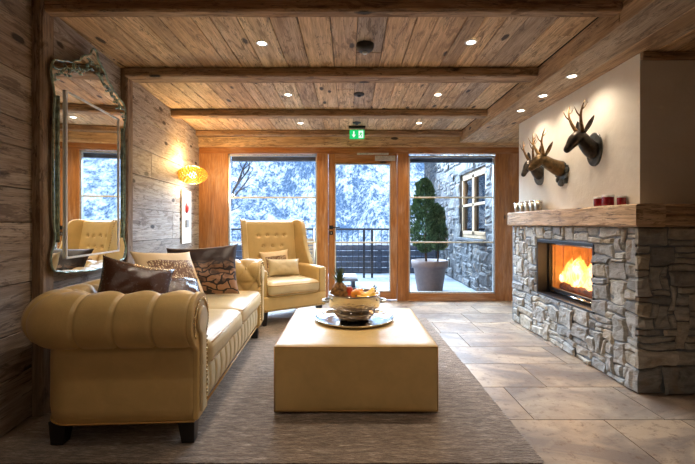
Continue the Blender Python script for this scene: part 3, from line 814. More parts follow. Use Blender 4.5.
# fire box of ribbed fireclay panels
mb = MB()
mb.box(.13, .54, h0 + .02, h0 + .045, HZ0 + .02, HZ1 - .02); mb.box(.13, .54, h1 - .045, h1 - .02, HZ0 + .02, HZ1 - .02)
mb.box(.51, .54, h0 + .02, h1 - .02, HZ0 + .02, HZ1 - .02); mb.box(.13, .54, h0, h1, HZ0 + .02, HZ0 + .045); mb.box(.13, .54, h0, h1, HZ1 - .035, HZ1 - .02)
for k in range(9):
    y_ = h0 + .08 + k * .095; mb.box(.497, .51, y_, y_ + .07, HZ0 + .045, HZ1 - .035)
for k in range(4):
    x_ = .15 + k * .09; mb.box(x_, x_ + .07, h1 - .056, h1 - .045, HZ0 + .045, HZ1 - .035)
mb.build('fire_chamber', 'firebrick', fp, bevel=.004)
fz = HZ0 + .046
def logobj(p0, p1, r, label, seed):
    m = MB(); n_ = 9
    m.tube([Vector(p0).lerp(Vector(p1), i / n_) + mnoise.noise_vector(Vector((i, seed, 0))) * .006 for i in range(n_ + 1)], [r * (1 + .12 * mnoise.noise(Vector((i, seed, 5)))) for i in range(n_ + 1)], 12)
    c = (Vector(p0) + Vector(p1)) / 2
    m.v = [(x - c.x, y_ - c.y, z - c.z) for x, y_, z in m.v]
    return tag(m.build('firewood_log', 'log', loc=c), label, 'log', 'logs burning in the fireplace')
logobj((SX + .20, 3.30, fz + .04), (SX + .22, 3.98, fz + .04), .040, 'charred log lying along the glass in the fireplace', 1)
logobj((SX + .34, 3.25, fz + .045), (SX + .36, 3.85, fz + .045), .045, 'charred log behind the other, under the tallest flames', 2)
fl = MB(); r = random.Random(9)
for k, (fy, fh, fr) in enumerate([(3.84, .34, .06), (3.95, .22, .05), (3.40, .20, .05), (3.48, .36, .07), (3.56, .30, .06), (3.62, .40, .075), (3.70, .33, .06), (3.36, .27, .055), (3.77, .22, .05), (3.52, .24, .06), (3.66, .20, .05), (3.44, .30, .05)]):
    fx = .27 + r.uniform(-.05, .07); ph = r.random() * 6
    pts = []; rad = []
    for i in range(13):
        q = i / 12
        pts.append((fx + .03 * math.sin(q * 5 + ph) * q, fy + .10 - 3.7 + .045 * math.sin(q * 4 + ph) * q, q * fh * 1.05))
        rad.append((1.5 * fr * (math.sin(min(1, q * 1.15 + .18) * PI) ** .8 * (1 - q) ** .25 + .002), fr * 1.2 * (math.sin(min(1, q * 1.15 + .18) * PI) ** .8 * (1 - q) ** .25 + .002)))
    fl.tube(pts, rad, 12, cap=False)
tag(fl.build('flames', 'flame', loc=(SX, 3.7, fz + .07)), 'bright orange flames rising from the logs behind the fire glass', 'fire', kind='stuff')
pl = bpy.data.lights.new('fire_light', 'POINT'); pl.energy = 6; pl.color = (1, .60, .30); pl.shadow_soft_size = .1
plo = bpy.data.objects.new('fire_light', pl); COL.objects.link(plo); plo.location = (SX + .2, 3.6, .78)

# ------------------------------------------------------------------ lamps in the ceiling, plus unseen fill lamps
def spot(x, y, z, label, power=None, cone=1.9):
    e = thing('recessed_spotlight', label, 'spotlight', (x, y, z - .0005), 0, 'recessed ceiling spotlights')
    m = MB(); m.lathe([(.047, 0), (.047, -.004), (.043, -.007), (.034, -.005), (.032, -.001)], 24, cap0=False, cap1=False); m.build('trim_ring', 'alu', e)
    m = MB(); m.lathe([(.0325, -.0012), (.0325, -.0022)], 24); m.build('lens', 'lampface', e)
    return e
def lamp(x, y, z, watts, size=2.1, col=WARM):
    l = bpy.data.lights.new('spot_or_fill_light', 'SPOT'); l.energy = watts; l.spot_size = size; l.spot_blend = .9; l.color = col; l.shadow_soft_size = .04
    o = bpy.data.objects.new('spot_or_fill_light', l); COL.objects.link(o); o.location = (x, y, z - .012)
SPOTW = 74
for x, y, lb in ((-.664, 2.954, 'left spotlight between the two nearest full ceiling beams'), (.931, 2.937, 'right spotlight between the two nearest full ceiling beams'),
                 (-.649, 4.13, 'left spotlight between the second and third ceiling beams'), (.955, 4.13, 'right spotlight between the second and third ceiling beams'),
                 (-.66, 5.29, 'left spotlight in the ceiling bay next to the windows'), (.963, 5.29, 'right spotlight in the ceiling bay next to the windows')):
    spot(x, y, CZ, lb); lamp(x, y, CZ, SPOTW)
for x, y, lb in ((1.842, 3.185, 'nearest of three spotlights in the soffit by the fireplace wall'), (1.847, 3.668, 'middle of three spotlights in the soffit by the fireplace wall'), (1.853, 4.152, 'farthest of three spotlights in the soffit by the fireplace wall')):
    spot(x, y, SZ, lb); lamp(x, y, SZ, 20, 2.6)
for x, y in ((-.66, 1.2), (.94, 1.2), (-.66, -.3), (.94, -.3), (-.66, -1.4), (.94, -1.4)):  # added fill lamps out of view, without fixtures
    lamp(x, y, CZ if x < BX else SZ, 18, 2.4)

e = thing('ceiling_speaker', 'round black domed speaker mounted on the ceiling boards', 'speaker', (.126, 2.987, CZ))
m = MB(); m.lathe([(.07, .002), (.07, -.012), (.064, -.034), (.045, -.05), (.02, -.057), (.002, -.058)], 28); m.build('dome', 'blackplastic', e)
m = MB(); m.lathe([(.02, -.055), (.018, -.068), (.01, -.073), (.001, -.074)], 16); m.build('sensor_tip', 'alu', e)
for y, lb, nm in ((4.11, 'small flat black detector on ceiling between second and third beams', 0), (5.27, 'small flat black detector on ceiling above the exit sign', 1)):
    e = thing('ceiling_detector', lb, 'detector', (.11, y, CZ), 0, 'small black ceiling detectors')
    m = MB(); m.lathe([(.058, .002), (.058, -.008), (.045, -.016), (.001, -.018)], 24); m.build('detector_body', 'blackplastic', e)
    m = MB(); m.lathe([(.022, -.015), (.018, -.03), (.001, -.032)], 16); m.build('detector_cap', 'blackplastic', e)

# exit sign hanging under the ceiling
ey = 5.45
e = thing('exit_sign', 'lit green exit sign with white arrow and running figure', 'sign', (wx(357) * ey / YB, ey, CZ))
m = MB(); m.box(-.12, .12, -.02, .03, -.032, .0); m.build('sign_mount', 'black', e, bevel=.004)
hz = 1.166 + (224 - 139.0) * ey / F - CZ; ht = 1.166 + (224 - 129.8) * ey / F - CZ
ht = min(ht, -.03)
m = MB(); m.box(-.105, .105, -.004, .008, hz, ht); pn = m.build('sign_panel', 'exitgreen', e)
m = MB(); zc = (hz + ht) / 2; s = (ht - hz) / 2 * .8
def flat(poly, m, dx): m.prism([(x * s + dx, z * s) for x, z in poly], 0, .002, T=Matrix.Translation((0, -.0045, zc)) @ Matrix.Rotation(PI / 2, 4, 'X'))
flat([(-.18, .85), (.18, .85), (.18, -.1), (.55, -.1), (0, -.9), (-.55, -.1), (-.18, -.1)], m, -.045)
m.box(.022, .088, -.0062, -.0042, zc - s, zc + s); m.build('arrow_and_door', 'exitwhite', pn)
m = MB()
for pl_ in ([(-.12, .75), (.14, .75), (.14, .5), (-.12, .5)], [(-.45, .4), (.3, .45), (.55, .05), (.4, 0), (.2, .25), (.1, -.1), (.4, -.45), (.2, -.85), (0, -.8), (.15, -.45), (-.2, -.2), (-.35, -.6), (-.75, -.6), (-.75, -.45), (-.45, -.42), (-.2, .1), (-.2, .25), (-.45, .1)]):
    m.prism([(x * s * .85 + .055, z * s * .85) for x, z in pl_], 0, .001, T=Matrix.Translation((0, -.0063, zc)) @ Matrix.Rotation(PI / 2, 4, 'X'))
m.build('running_figure', 'exitgreen', pn)

# ------------------------------------------------------------------ mirror on the left wall
mc = Vector((WX(2.864), 2.864, 0)) + wnrm * .078
mr = thing('venetian_mirror', 'tall ornate Venetian glass mirror with scalloped crest on the plank wall', 'mirror', mc, math.atan2(-wdir.x, wdir.y))
TM = Matrix(((0, 0, 1, 0), (1, 0, 0, 0), (0, 1, 0, 0), (0, 0, 0, 1)))   # outline (u, z) -> local (y, z), thickness along +x
half = [(0, 2.47), (.035, 2.455), (.05, 2.41), (.085, 2.385), (.12, 2.37), (.16, 2.345), (.185, 2.30), (.24, 2.285), (.28, 2.25), (.33, 2.245), (.38, 2.215), (.43, 2.21), (.47, 2.185), (.488, 2.13), (.482, 2.07), (.462, 2.02), (.452, 1.95), (.462, 1.88), (.468, 1.7), (.468, 1.30), (.462, 1.16), (.446, 1.10), (.458, 1.03), (.482, .99), (.49, .94), (.478, .89), (.45, .865), (.39, .862), (.35, .845), (.29, .85), (.24, .835), (.17, .84), (.12, .825), (.06, .83), (0, .82)]
def smooth_poly(p, k=3):
    for _ in range(k):
        q = []
        for i in range(len(p)):
            a, b = Vector(p[i]), Vector(p[(i + 1) % len(p)])
            q += [tuple(a.lerp(b, .25)), tuple(a.lerp(b, .75))]
        p = q
    return p
outl = [(-u, z) for u, z in half] + [(u, z) for u, z in reversed(half[1:-1])]
outl = smooth_poly(outl, 2)
m = MB(); m.prism(outl, -.012, -.002, T=TM); m.build('glass_border', ['mirror'], mr)
edge = [(0.0, u, z) for u, z in outl] + [(0.0, *outl[0])]
m = MB(); m.tube(edge, .006, 8, cap=False); m.build('scalloped_edge', 'greenglass', mr)
m = MB(); m.box(-.001, .003, -.345, .345, .945, 2.035); m.build('mirror_glass', 'mirror', mr)
m = MB()
for a in ((-.353, -.341, .937, 2.043), (.341, .353, .937, 2.043), (-.353, .353, .937, .949), (-.353, .353, 2.031, 2.043)):
    m.box(-.001, .010, *a)
m.build('bevelled_rim', 'bevelglint', mr)
# side glass rods and applied leaves
for sgn in (-1, 1):
    m = MB(); m.tube([(.004, sgn * .425, 1.05), (.004, sgn * .425, 1.98)], .008, 10); m.build('side_rod', 'greenglass', mr)
m = MB(); r = random.Random(12)
for sgn in (-1, 1):
    for k in range(11):
        u = .03 + k * .041; zt = 2.34 - k * .022 + .02 * math.sin(k * 1.7)
        pts = []
        for q in range(9):
            a = q / 8 * 4.6 + k; rr = .028 * (1 - q / 9)
            pts.append((.004, sgn * (u + rr * math.cos(a)), zt + rr * math.sin(a)))
        m.tube(pts, [.0045 * (1 - q / 11) for q in range(9)], 6)
        m.sphere((.004, sgn * (u + .02), zt - .035 + r.uniform(-.01, .01)), .014, 8, 6, (.35, 1, .6))
    m.tube([(.004, sgn * (.02 + i * .045), 2.30 - i * .016 + .012 * math.sin(i * 2.0)) for i in range(11)], .004, 6)
m.build('crest_ornament', 'greenglass', mr)

# ------------------------------------------------------------------ wall lamp and panel in the far left corner
yl = 4.98; lc = Vector((WX(yl), yl, 0)) + wnrm * .16 + Vector((0, 0, 1.80))
wl = thing('wall_lamp', 'oval wall lamp made of glowing amber glass beads', 'lamp', lc)
m = MB(); r = random.Random(2)
a_, b_, c_ = .175, .15, .105; N = 190
for k in range(N):
    z = 1 - 2 * (k + .5) / N; th = k * PI * (3 - math.sqrt(5)); q = math.sqrt(1 - z * z)
    m.sphere((a_ * q * math.cos(th), b_ * q * math.sin(th), c_ * z), .0155, 8, 6)
m.build('bead_shade', 'bead', wl)
m = MB(); m.sphere((0, 0, 0), .045, 16, 10); m.build('bulb', emit('bulb_glow', (1, .75, .4, 1), 6), wl)
m = MB(); m.tube([(-.16, -.015, 0), (-.05, 0, 0)], .012, 10); m.box(-.158, -.145, -.06, .03, -.06, .06); m.build('wall_bracket', 'alu', wl)
p2 = bpy.data.lights.new('wall_lamp_light', 'POINT'); p2.energy = 26; p2.color = (1, .62, .24); p2.shadow_soft_size = .05
p2o = bpy.data.objects.new('wall_lamp_light', p2); COL.objects.link(p2o); p2o.location = lc + Vector((0.0, .0, .14))
p3 = bpy.data.lights.new('wall_lamp_light', 'POINT'); p3.energy = 10; p3.color = (1, .8, .5); p3.shadow_soft_size = .05
p3o = bpy.data.objects.new('wall_lamp_light', p3); COL.objects.link(p3o); p3o.location = lc + Vector((-.01, .06, -.15))
pc = Vector((WX(5.2), 5.2, 0)) + wnrm * .004
wp = thing('wall_panel', 'narrow white lit panel below the amber wall lamp', 'panel', pc, math.atan2(-wdir.x, wdir.y))
m = MB(); m.box(0, .015, -.19, .20, .905, 1.62); m.build('panel_board', 'whitepanel', wp, bevel=.004)
m = MB(); m.sphere((.02, -.02, 1.38), .055, 14, 10, (.4, 1, 1.25)); m.build('red_knob', 'red', wp)
m = MB(); m.box(.015, .032, -.06, .03, 1.12, 1.22); m.build('grey_switch', 'greyplastic', wp, bevel=.004)

# ------------------------------------------------------------------ rug
mb = MB()
r0 = (-1.84, .95, 1.865, 4.75)
nx_, ny_ = 60, 90
def rugf(a, b):
    x = r0[0] + (r0[1] - r0[0]) * a; y_ = r0[2] + (r0[3] - r0[2]) * b
    if a in (0, 1): x += .006 * mnoise.noise(Vector((b * 60, a, 0)))
    return (x, y_, .011 + .0015 * mnoise.noise(Vector((x * 9, y_ * 9, 0))))
mb.grid(rugf, nx_, ny_, uvf=lambda a, b: (a * 2.8, b * 2.88))
mb.box(r0[0] + .008, r0[1] - .008, r0[2] + .008, r0[3] - .008, .0006, .009)
tag(mb.build('rug', 'rug'), 'large flat handwoven brown and grey rug under the seating', 'rug')
RZ = .0125

# ------------------------------------------------------------------ sofa
TU = .185
def sofa_path(rc=.17, xf=.44, xb=-.355, yy=.955, n=230):
    segs = [('l', (xf, -yy), (xb + rc, -yy), (0, -1)), ('a', (xb + rc, -yy + rc), 0), ('l', (xb, -yy + rc), (xb, yy - rc), (-1, 0)), ('a', (xb + rc, yy - rc), 1), ('l', (xb + rc, yy), (xf, yy), (0, 1))]
    l1 = xf - xb - rc; la = rc * PI / 2; l2 = 2 * (yy - rc); tot = 2 * l1 + 2 * la + l2
    def at(s):
        if s <= l1: return Vector((xf - s, -yy, 0)), Vector((0, -1, 0))
        s2 = s - l1
        if s2 <= la:
            a = s2 / la * PI / 2; d = Vector((-math.sin(a), -math.cos(a), 0)); return Vector((xb + rc, -yy + rc, 0)) + d * rc, d
        s2 -= la
        if s2 <= l2: return Vector((xb, -yy + rc + s2, 0)), Vector((-1, 0, 0))
        s2 -= l2
        if s2 <= la:
            a = s2 / la * PI / 2; d = Vector((-math.cos(a), math.sin(a), 0)); return Vector((xb + rc, yy - rc, 0)) + d * rc, d
        s2 -= la
        return Vector((xb + rc + s2, yy, 0)), Vector((0, 1, 0))
    return at, tot
SZC, SR = .650, .139
def sofa_profile():
    pts = []            # (offset outwards, height, normal(o,z), arc length)
    for i in range(14):
        z = .34 + (.60 - .34) * i / 14; pts.append((-.118 - .02 * (1 - i / 14), z, (-1, 0)))
    for i in range(41):
        a = math.radians(205 - (205 + 62) * i / 40)
        pts.append((SR * math.cos(a), SZC + SR * math.sin(a), (math.cos(a), math.sin(a))))
    L = 0; out = []
    for i, p in enumerate(pts):
        if i: L += math.hypot(p[0] - pts[i - 1][0], p[1] - pts[i - 1][1])
        out.append((*p, L))
    return out
SP = sofa_profile(); SAT, STOT = sofa_path()
TOPL = [p for p in SP if abs(p[0]) < .02 and p[1] > .7][0][3]
def sofa_disp(s, t):
    a = s / TU + (t - TOPL) / .26 * 1.0; b = s / TU - (t - TOPL) / .26
    tuft = (abs(math.sin(PI * a / 1) * math.sin(PI * b / 1)) ** .42) * .030 - .014
    cr = abs(((s / TU) % 1) - .5) * 2       # 1 on a crease
    crease = -.016 * math.exp(-((1 - cr) / .07) ** 2) + .005 * (1 - cr ** 4)
    w_ = max(0, min(1, (t - TOPL + .02) / .06))
    return tuft * (1 - w_) + crease * w_
def spt(s, k):
    o, z, nrm, L = SP[k]; c, d = SAT(s); dd = sofa_disp(s + TU * 0, L)
    # the crease family sits half a cell off the tuft family: line the two up
    return Vector((c.x + d.x * (o + nrm[0] * dd), c.y + d.y * (o + nrm[0] * dd), z + nrm[1] * dd))
def build_sofa():
    sf = thing('chesterfield_sofa', 'cream leather chesterfield sofa with rolled tufted arms along the plank wall', 'sofa', (-1.292, 2.965, RZ), math.radians(3.2))
    NS = 420; NP = len(SP) - 1
    m = MB(); m.grid(lambda a, b: spt(a * STOT, round(b * NP)), NS, NP)
    o = m.build('rolled_upholstery', 'leather', sf)
    # lower outside shell
    m = MB()
    prof = [(-.135, .125), (-.135, .40), (-.02, .60), (.03, .62), (.042, .57), (.043, .40), (.044, .20), (.036, .135), (.02, .125)]
    ns = 120
    vs = []; fs = []
    for i in range(ns + 1):
        c, d = SAT(STOT * i / ns)
        
        for o_, z in prof: vs.append((c.x + d.x * o_ + (.028 * max(0, -d.x) if o_ > 0 else 0), c.y + d.y * o_, z))
    n = len(prof)
    for i in range(ns):
        for k in range(n):
            fs.append((i * n + k, i * n + (k + 1) % n, (i + 1) * n + (k + 1) % n, (i + 1) * n + k))
    fs.append(tuple(reversed(range(n)))); fs.append(tuple(range(ns * n, ns * n + n)))
    fs = [tuple(reversed(f)) for f in fs]
    m.add(vs, fs, None, 0, True); m.build('outer_shell', 'leather', sf)
    # piping at foot of each outer panel
    m = MB(); m.tube([tuple(SAT(STOT * i / 160)[0] + SAT(STOT * i / 160)[1] * .040 + Vector((.028 * max(0, -SAT(STOT * i / 160)[1].x), 0, .132))) for i in range(161)], .0045, 6); m.build('piping', 'piping', sf)
    # buttons
    m = MB()
    sgrid = [k * TU / 2 for k in range(2, int(STOT / TU * 2))]
    for k, s in enumerate(sgrid):
        for (j) in range(-5, 6):
            if (k + j) % 2: continue
            t_ = TOPL + j * .13
            if t_ < .06 or t_ > TOPL + .01: continue
            kk = min(range(len(SP)), key=lambda q: abs(SP[q][3] - t_))
            p = spt(s, kk); c, d = SAT(s); nn = Vector((d.x * SP[kk][2][0], d.y * SP[kk][2][0], SP[kk][2][1]))
            m.sphere(p + nn * .003, .010, 8, 6)
    m.build('tufting_buttons', 'leather', sf)
    # scroll faces of the two arms, nail-headed
    for sg in (-1, 1):
        pts = []
        for i in range(33):
            a = math.radians(238 - (238 + 62) * i / 32)
            pts.append((sg * (SR + .006) * math.cos(a), SZC + (SR + .006) * math.sin(a)))
        ol = [(sg * -.115, .14)] + [(sg * -.115, .50)] + pts + [(sg * .046, .5), (sg * .046, .14)]
        if sg > 0: ol = list(reversed(ol))
        m = MB(); T = Matrix.Translation((.44, sg * .955, 0)) @ Matrix(((0, 0, 1, 0), (1, 0, 0, 0), (0, 1, 0, 0), (0, 0, 0, 1)))
        m.prism(ol, -.01, .02, T=T); pan = m.build('arm_front', 'leather', sf, bevel=.008, seg=3)
        m = MB()   # raised inner pad
        pad = [(sg * .072 * math.cos(math.radians(238 - 300 * i / 24)), SZC + .072 * math.sin(math.radians(238 - 300 * i / 24))) for i in range(25)]
        ol2 = [(sg * -.045, .17), (sg * -.045, .52)] + pad + [(sg * .02, .5), (sg * .02, .17)]
        if sg > 0: ol2 = list(reversed(ol2))
        m.prism(ol2, .018, .036, T=T); m.build('scroll_pad', 'leather_pale', pan, bevel=.012, seg=4)
        m = MB(); nails = []
        for i in range(34):
            a = math.radians(232 - (232 + 40) * i / 33); nails.append((sg * .110 * math.cos(a), SZC + .110 * math.sin(a)))
        nails += [(sg * -.088, z) for z in [.20 + .024 * k for k in range(15)]]
        for u, z in nails: m.sphere((.463, sg * .955 + u, z), .0085, 8, 5, (.6, 1, 1))
        m.build('nailhead_trim', 'nail', pan)
    # seat deck and channelled front rail
    m = MB(); m.box(-.30, .40, -.84, .84, .125, .34); m.build('seat_deck', 'leather', sf)
    m = MB()
    def rail(a, b):
        y_ = -.84 + 1.68 * a; k = (y_ / .12) % 1; e = abs(k - .5) * 2
        ch = .014 * (1 - e ** 5)
        ang = b * PI; zz = .135 + .215 * b
        return (.415 + ch * math.sin(min(1, b * 6) * PI / 2) * math.sin(min(1, (1 - b) * 6) * PI / 2) + .012 * math.sin(ang), y_, zz)
    m.grid(rail, 210, 12)
    m.grid(lambda a, b: (.415 - .1 * b, -.84 + 1.68 * a, .35), 20, 2)
    m.build('front_rail', 'leather_pale', sf)
    m = MB(); m.tube([(.43, -.84, .135), (.43, .84, .135)], .006, 6); m.tube([(.425, -.84, .352), (.425, .84, .352)], .006, 6); m.build('rail_piping', 'piping', sf)
    # seat cushions
    for sg in (-1, 1):
        m = MB(); m.roundbox((.105, sg * .411, .424), (.735, .815, .148), .045, 12, (.012, .006, .022), wob=.008)
        cu = m.build('seat_cushion', 'leather_pale', sf)
        m = MB()
        for zz in (.374, .478):
            x0, x1, y0, y1 = -.25, .466, sg * .411 - .40, sg * .411 + .40
            loop = [(x0, y0), (x1 - .03, y0), (x1, y0 + .03), (x1, y1 - .03), (x1 - .03, y1), (x0, y1)]
            m.tube([(x, y_, zz) for x, y_ in loop], .0045, 6)
        m.build('cushion_piping', 'piping', cu)
    for x, y_ in ((.385, -.93), (-.275, -.91), (.385, .93), (-.275, .93)):
        m = MB(); s_ = 1 if x > 0 else -1
        P = [(-.045, -.04), (.045, -.04), (.045, .04), (-.045, .04)]
        vs = [(a, b, .128) for a, b in P] + [(a * .72 + s_ * .008, b * .72, .0) for a, b in P]
        m.add([(a + x, b + y_, c) for a, b, c in vs], [(0, 1, 2, 3), (7, 6, 5, 4), (0, 4, 5, 1), (1, 5, 6, 2), (2, 6, 7, 3), (3, 7, 4, 0)])
        m.build('leg', 'legblack', sf, bevel=.004)
    return sf
build_sofa()

# ------------------------------------------------------------------ cushions
def pillow(name, label, cat, mat, w_, h_, th, loc, rot, seed=0, group=None, fold=0.0, pip=None):
    m = MB(); n = 26
    def f(sg):
        def g(a, b):
            u, v = a * 2 - 1, b * 2 - 1
            x = u * w_ / 2 * (1 - .09 * (1 - v * v) ** .8); z = v * h_ / 2 * (1 - .09 * (1 - u * u) ** .8)
            e = max(0, (1 - abs(u) ** 2.6)) ** .55 * max(0, (1 - abs(v) ** 2.6)) ** .55
            q = Vector((x, z, seed))
            wr = mnoise.fractal(q * 6 + Vector((seed, 0, 0)), .8, 2, 3) * .35
            y_ = sg * (th / 2 * e * (1 + wr * .6))
            z -= fold * (abs(u) < .5) * 0
            dz = -fold * max(0, 1 - (u / .55) ** 2) * max(0, v) ** 2
            return (x, y_, z + h_ / 2 + dz)
        return g
    m.grid(f(-1), n, n, uvf=lambda a, b: (a, b)); 
    k = len(m.f); m.grid(f(1), n, n, uvf=lambda a, b: (a, b))
    m.f = m.f[:k] + [tuple(reversed(q)) for q in m.f[k:]]; m.uv = m.uv[:k] + [list(reversed(q)) for q in m.uv[k:]]
    # weld the two halves along the seam
    o = m.build(name, mat)
    wd = o.modifiers.new('weld', 'WELD'); wd.merge_threshold = .0004
    o.location = loc; o.rotation_euler = rot
    tag(o, label, cat, group); return o
R = math.radians
ST = .515 + RZ
pillow('sofa_cushion', 'large dark brown cushion with a stacked stone print, by the far sofa arm', 'cushion', 'print', .62, .48, .17, (-1.27, 3.36, ST + .00), (R(-24), R(-3), R(14)), 1)
pillow('sofa_cushion', 'cream cushion with lace-like brown embroidery, in the middle of the sofa', 'cushion', 'lace', .52, .48, .15, (-1.29, 2.95, ST + .03), (R(-36), R(4), R(58)), 2)
pillow('sofa_cushion', 'glossy brown leather cushion standing at the near end of the sofa, left', 'cushion', 'leather_brown', .44, .42, .19, (-1.33, 2.32, ST + .01), (R(-20), R(16), R(42)), 3)
pillow('sofa_cushion', 'glossy brown leather cushion lying low in front of the embroidered cushion', 'cushion', 'leather_brown', .42, .36, .16, (-1.13, 2.62, ST + .01), (R(-46), R(10), R(50)), 4)

# ------------------------------------------------------------------ ottoman
ox0, ox1, oy0, oy1 = -.458, .548, 2.345, 3.40
ot = thing('leather_ottoman', 'large square cream leather ottoman standing on the rug', 'ottoman', ((ox0 + ox1) / 2, (oy0 + oy1) / 2, RZ))
hw, hd = (ox1 - ox0) / 2, (oy1 - oy0) / 2; OH = .415
m = MB(); m.roundbox((0, 0, OH / 2 + .004), (2 * hw, 2 * hd, OH - .008), .022, 16, (.004, .004, .010), wob=.004); m.build('ottoman_body', 'leather', ot)
m = MB()
loop = [(-hw + .012, -hd + .004), (hw - .012, -hd + .004), (hw - .004, -hd + .012), (hw - .004, hd - .012), (hw - .012, hd - .004), (-hw + .012, hd - .004), (-hw + .004, hd - .012), (-hw + .004, -hd + .012), (-hw + .012, -hd + .004)]
m.tube([(x, y_, OH - .012) for x, y_ in loop], .005, 6, cap=False); m.tube([(x, y_, .016) for x, y_ in loop], .004, 6, cap=False)
for sx in (-1, 1):
    for sy in (-1, 1): m.tube([(sx * (hw - .006), sy * (hd - .006), .012), (sx * (hw - .006), sy * (hd - .006), OH - .012)], .004, 6)
m.build('seam_piping', 'piping', ot)
OT = RZ + OH + .006

# tray, bowl, fruit
tx, ty = .042, 2.95
tr = thing('serving_tray', 'round polished metal tray on the ottoman under the fruit bowl', 'tray', (tx, ty, OT + .001))
m = MB(); m.lathe([(.001, .004), (.20, .004), (.262, .006), (.286, .020), (.296, .026), (.298, .022), (.288, .012), (.264, .0), (.001, 0)], 64, cap0=False, cap1=False); m.build('tray_dish', 'chrome', tr)
m = MB(); m.tube([(.296 * math.cos(a * PI / 40), .296 * math.sin(a * PI / 40), .025) for a in range(81)], .004, 8, cap=False); m.build('tray_rim', 'chrome', tr)
t = NT('hammered_steel'); vo = t.n('ShaderNodeTexVoronoi'); vo.inputs['Scale'].default_value = 75; t.l(t.obj(), vo.inputs['Vector'])
t.bsdf((.60, .56, .52, 1), .14, 1, vo.outputs['Distance'], .28, .004); M['hammered'] = t.m
bz = OT + .006
bw = thing('fruit_bowl', 'hammered silver bowl on the tray filled with fruit', 'bowl', (tx - .0, ty, bz))
m = MB(); m.lathe([(.085, 0), (.11, .003), (.145, .024), (.162, .052), (.160, .074), (.146, .088), (.150, .096), (.172, .099)], 56, cap1=False); m.build('bowl_base', 'hammered', bw)
m = MB(); m.lathe([(.172, .098), (.190, .101), (.196, .108), (.196, .190), (.201, .200), (.196, .204), (.189, .198), (.183, .14), (.15, .125), (.001, .120)], 56, cap0=False, cap1=False); m.build('bowl_wall', 'hammered', bw)
for sg in (-1, 1):
    m = MB(); m.tube([(sg * (.192 + .045 * math.sin(a * PI / 10)), .055 * math.cos(a * PI / 10) - .03, .150) for a in range(11)], .009, 8)
    m.build('handle', 'pewter', bw)
fb = bz + .150
# pineapple
pa = thing('pineapple', 'whole pineapple with green crown standing in the bowl', 'pineapple', (tx - .112, ty - .02, bz + .126))
m = MB()
def pine(a, b):
    ph = a * 2 * PI; z = b; r_ = .064 * (math.sin(PI * (b * .86 + .10)) ** .55)
    k = abs(math.sin(ph * 4 + b * 13)) * abs(math.sin(ph * 4 - b * 13)); r_ *= 1 + .10 * k
    return (r_ * math.cos(ph), r_ * math.sin(ph), z * .160)
m.grid(pine, 64, 40, cu=True); m.build('pineapple_body', 'pinebody', pa)
m = MB(); r = random.Random(5)
for k in range(38):
    ph = k * 2.4; q = k / 37; L = .06 + .07 * q; out = (1 - q) * .062 + .014; z0 = .146 + .014 * q
    d = Vector((math.cos(ph), math.sin(ph), 0)); s_ = Vector((-d.y, d.x, 0))
    pts = [(d * (.012 + out * (t_ ** 1.4) + .0) + Vector((0, 0, z0 + L * t_ - .012 * t_ ** 3 * (1 - q))), .0085 * (1 - t_) ** .7 + .0005) for t_ in (0, .25, .5, .75, 1)]
    vs = []
    for p, w2 in pts: vs += [p - s_ * w2 - d * .001, p + s_ * w2 - d * .001, p + d * .0018]
    fs = []
    for i in range(4):
        a = i * 3; fs += [(a, a + 2, a + 5, a + 3), (a + 2, a + 1, a + 4, a + 5), (a + 1, a, a + 3, a + 4)]
    m.add(vs, fs, None, 0, False)
m.build('crown_leaves', 'pinegreen', pa)
def fruit(name, label, cat, mat, loc, r, sc=(1, 1, .95), group=None):
    m = MB(); m.sphere((0, 0, 0), r, 20, 14, sc, fn=lambda d: 1 - .12 * math.exp(-((1 - abs(d.z)) / .04)))
    st = m
    o = bpy.data.objects.new(name, None); COL.objects.link(o); o.location = loc
    m.build('skin', mat, o); n_ = MB(); n_.tube([(0, 0, r * .8), (.003, 0, r * 1.03)], .0025, 6); n_.build('stem', 'bananatip', o)
    return tag(o, label, cat, group)
fruit('orange', 'bright orange lying at the front of the bowl between apple and bananas', 'orange', 'orange', (tx + .012, ty - .085, fb + .055), .040)
fruit('apple', 'red and yellow apple beside the pineapple in the bowl', 'apple', 'apple', (tx - .045, ty - .01, fb + .066), .040)
fruit('orange', 'second orange, deep in the bowl behind the front orange', 'orange', 'orange', (tx + .035, ty + .05, fb + .042), .040)
def banana(loc, rz, label, tilt):
    m = MB(); pts = []; rad = []
    for i in range(13):
        q = i / 12; a = R(-48 + 96 * q); pts.append((.10 * math.sin(a), 0, -.10 * math.cos(a) + .10))
        rad.append(.0185 * min(1, (q * (1 - q) * 4) ** .35 + .22))
    e = thing('banana', label, 'banana', loc, rz, 'bananas in the fruit bowl'); e.rotation_euler = (tilt, R(-8), rz)
    m.tube(pts, rad, 7); m.build('peel', 'banana', e)
    m = MB(); m.tube([pts[-1], Vector(pts[-1]) + Vector((.018, 0, .014))], .006, 6); m.build('stem', 'bananatip', e)
    m = MB(); m.sphere(pts[0], .007, 8, 6); m.build('tip', 'bananatip', e)
banana((tx + .085, ty - .10, fb + .030), R(20), 'frontmost of the yellow bananas on the right of the bowl', R(10))
banana((tx + .095, ty - .055, fb + .040), R(28), 'middle one of the yellow bananas on the right of the bowl', R(0))
banana((tx + .10, ty - .01, fb + .044), R(38), 'rearmost of the yellow bananas on the right of the bowl', R(-10))

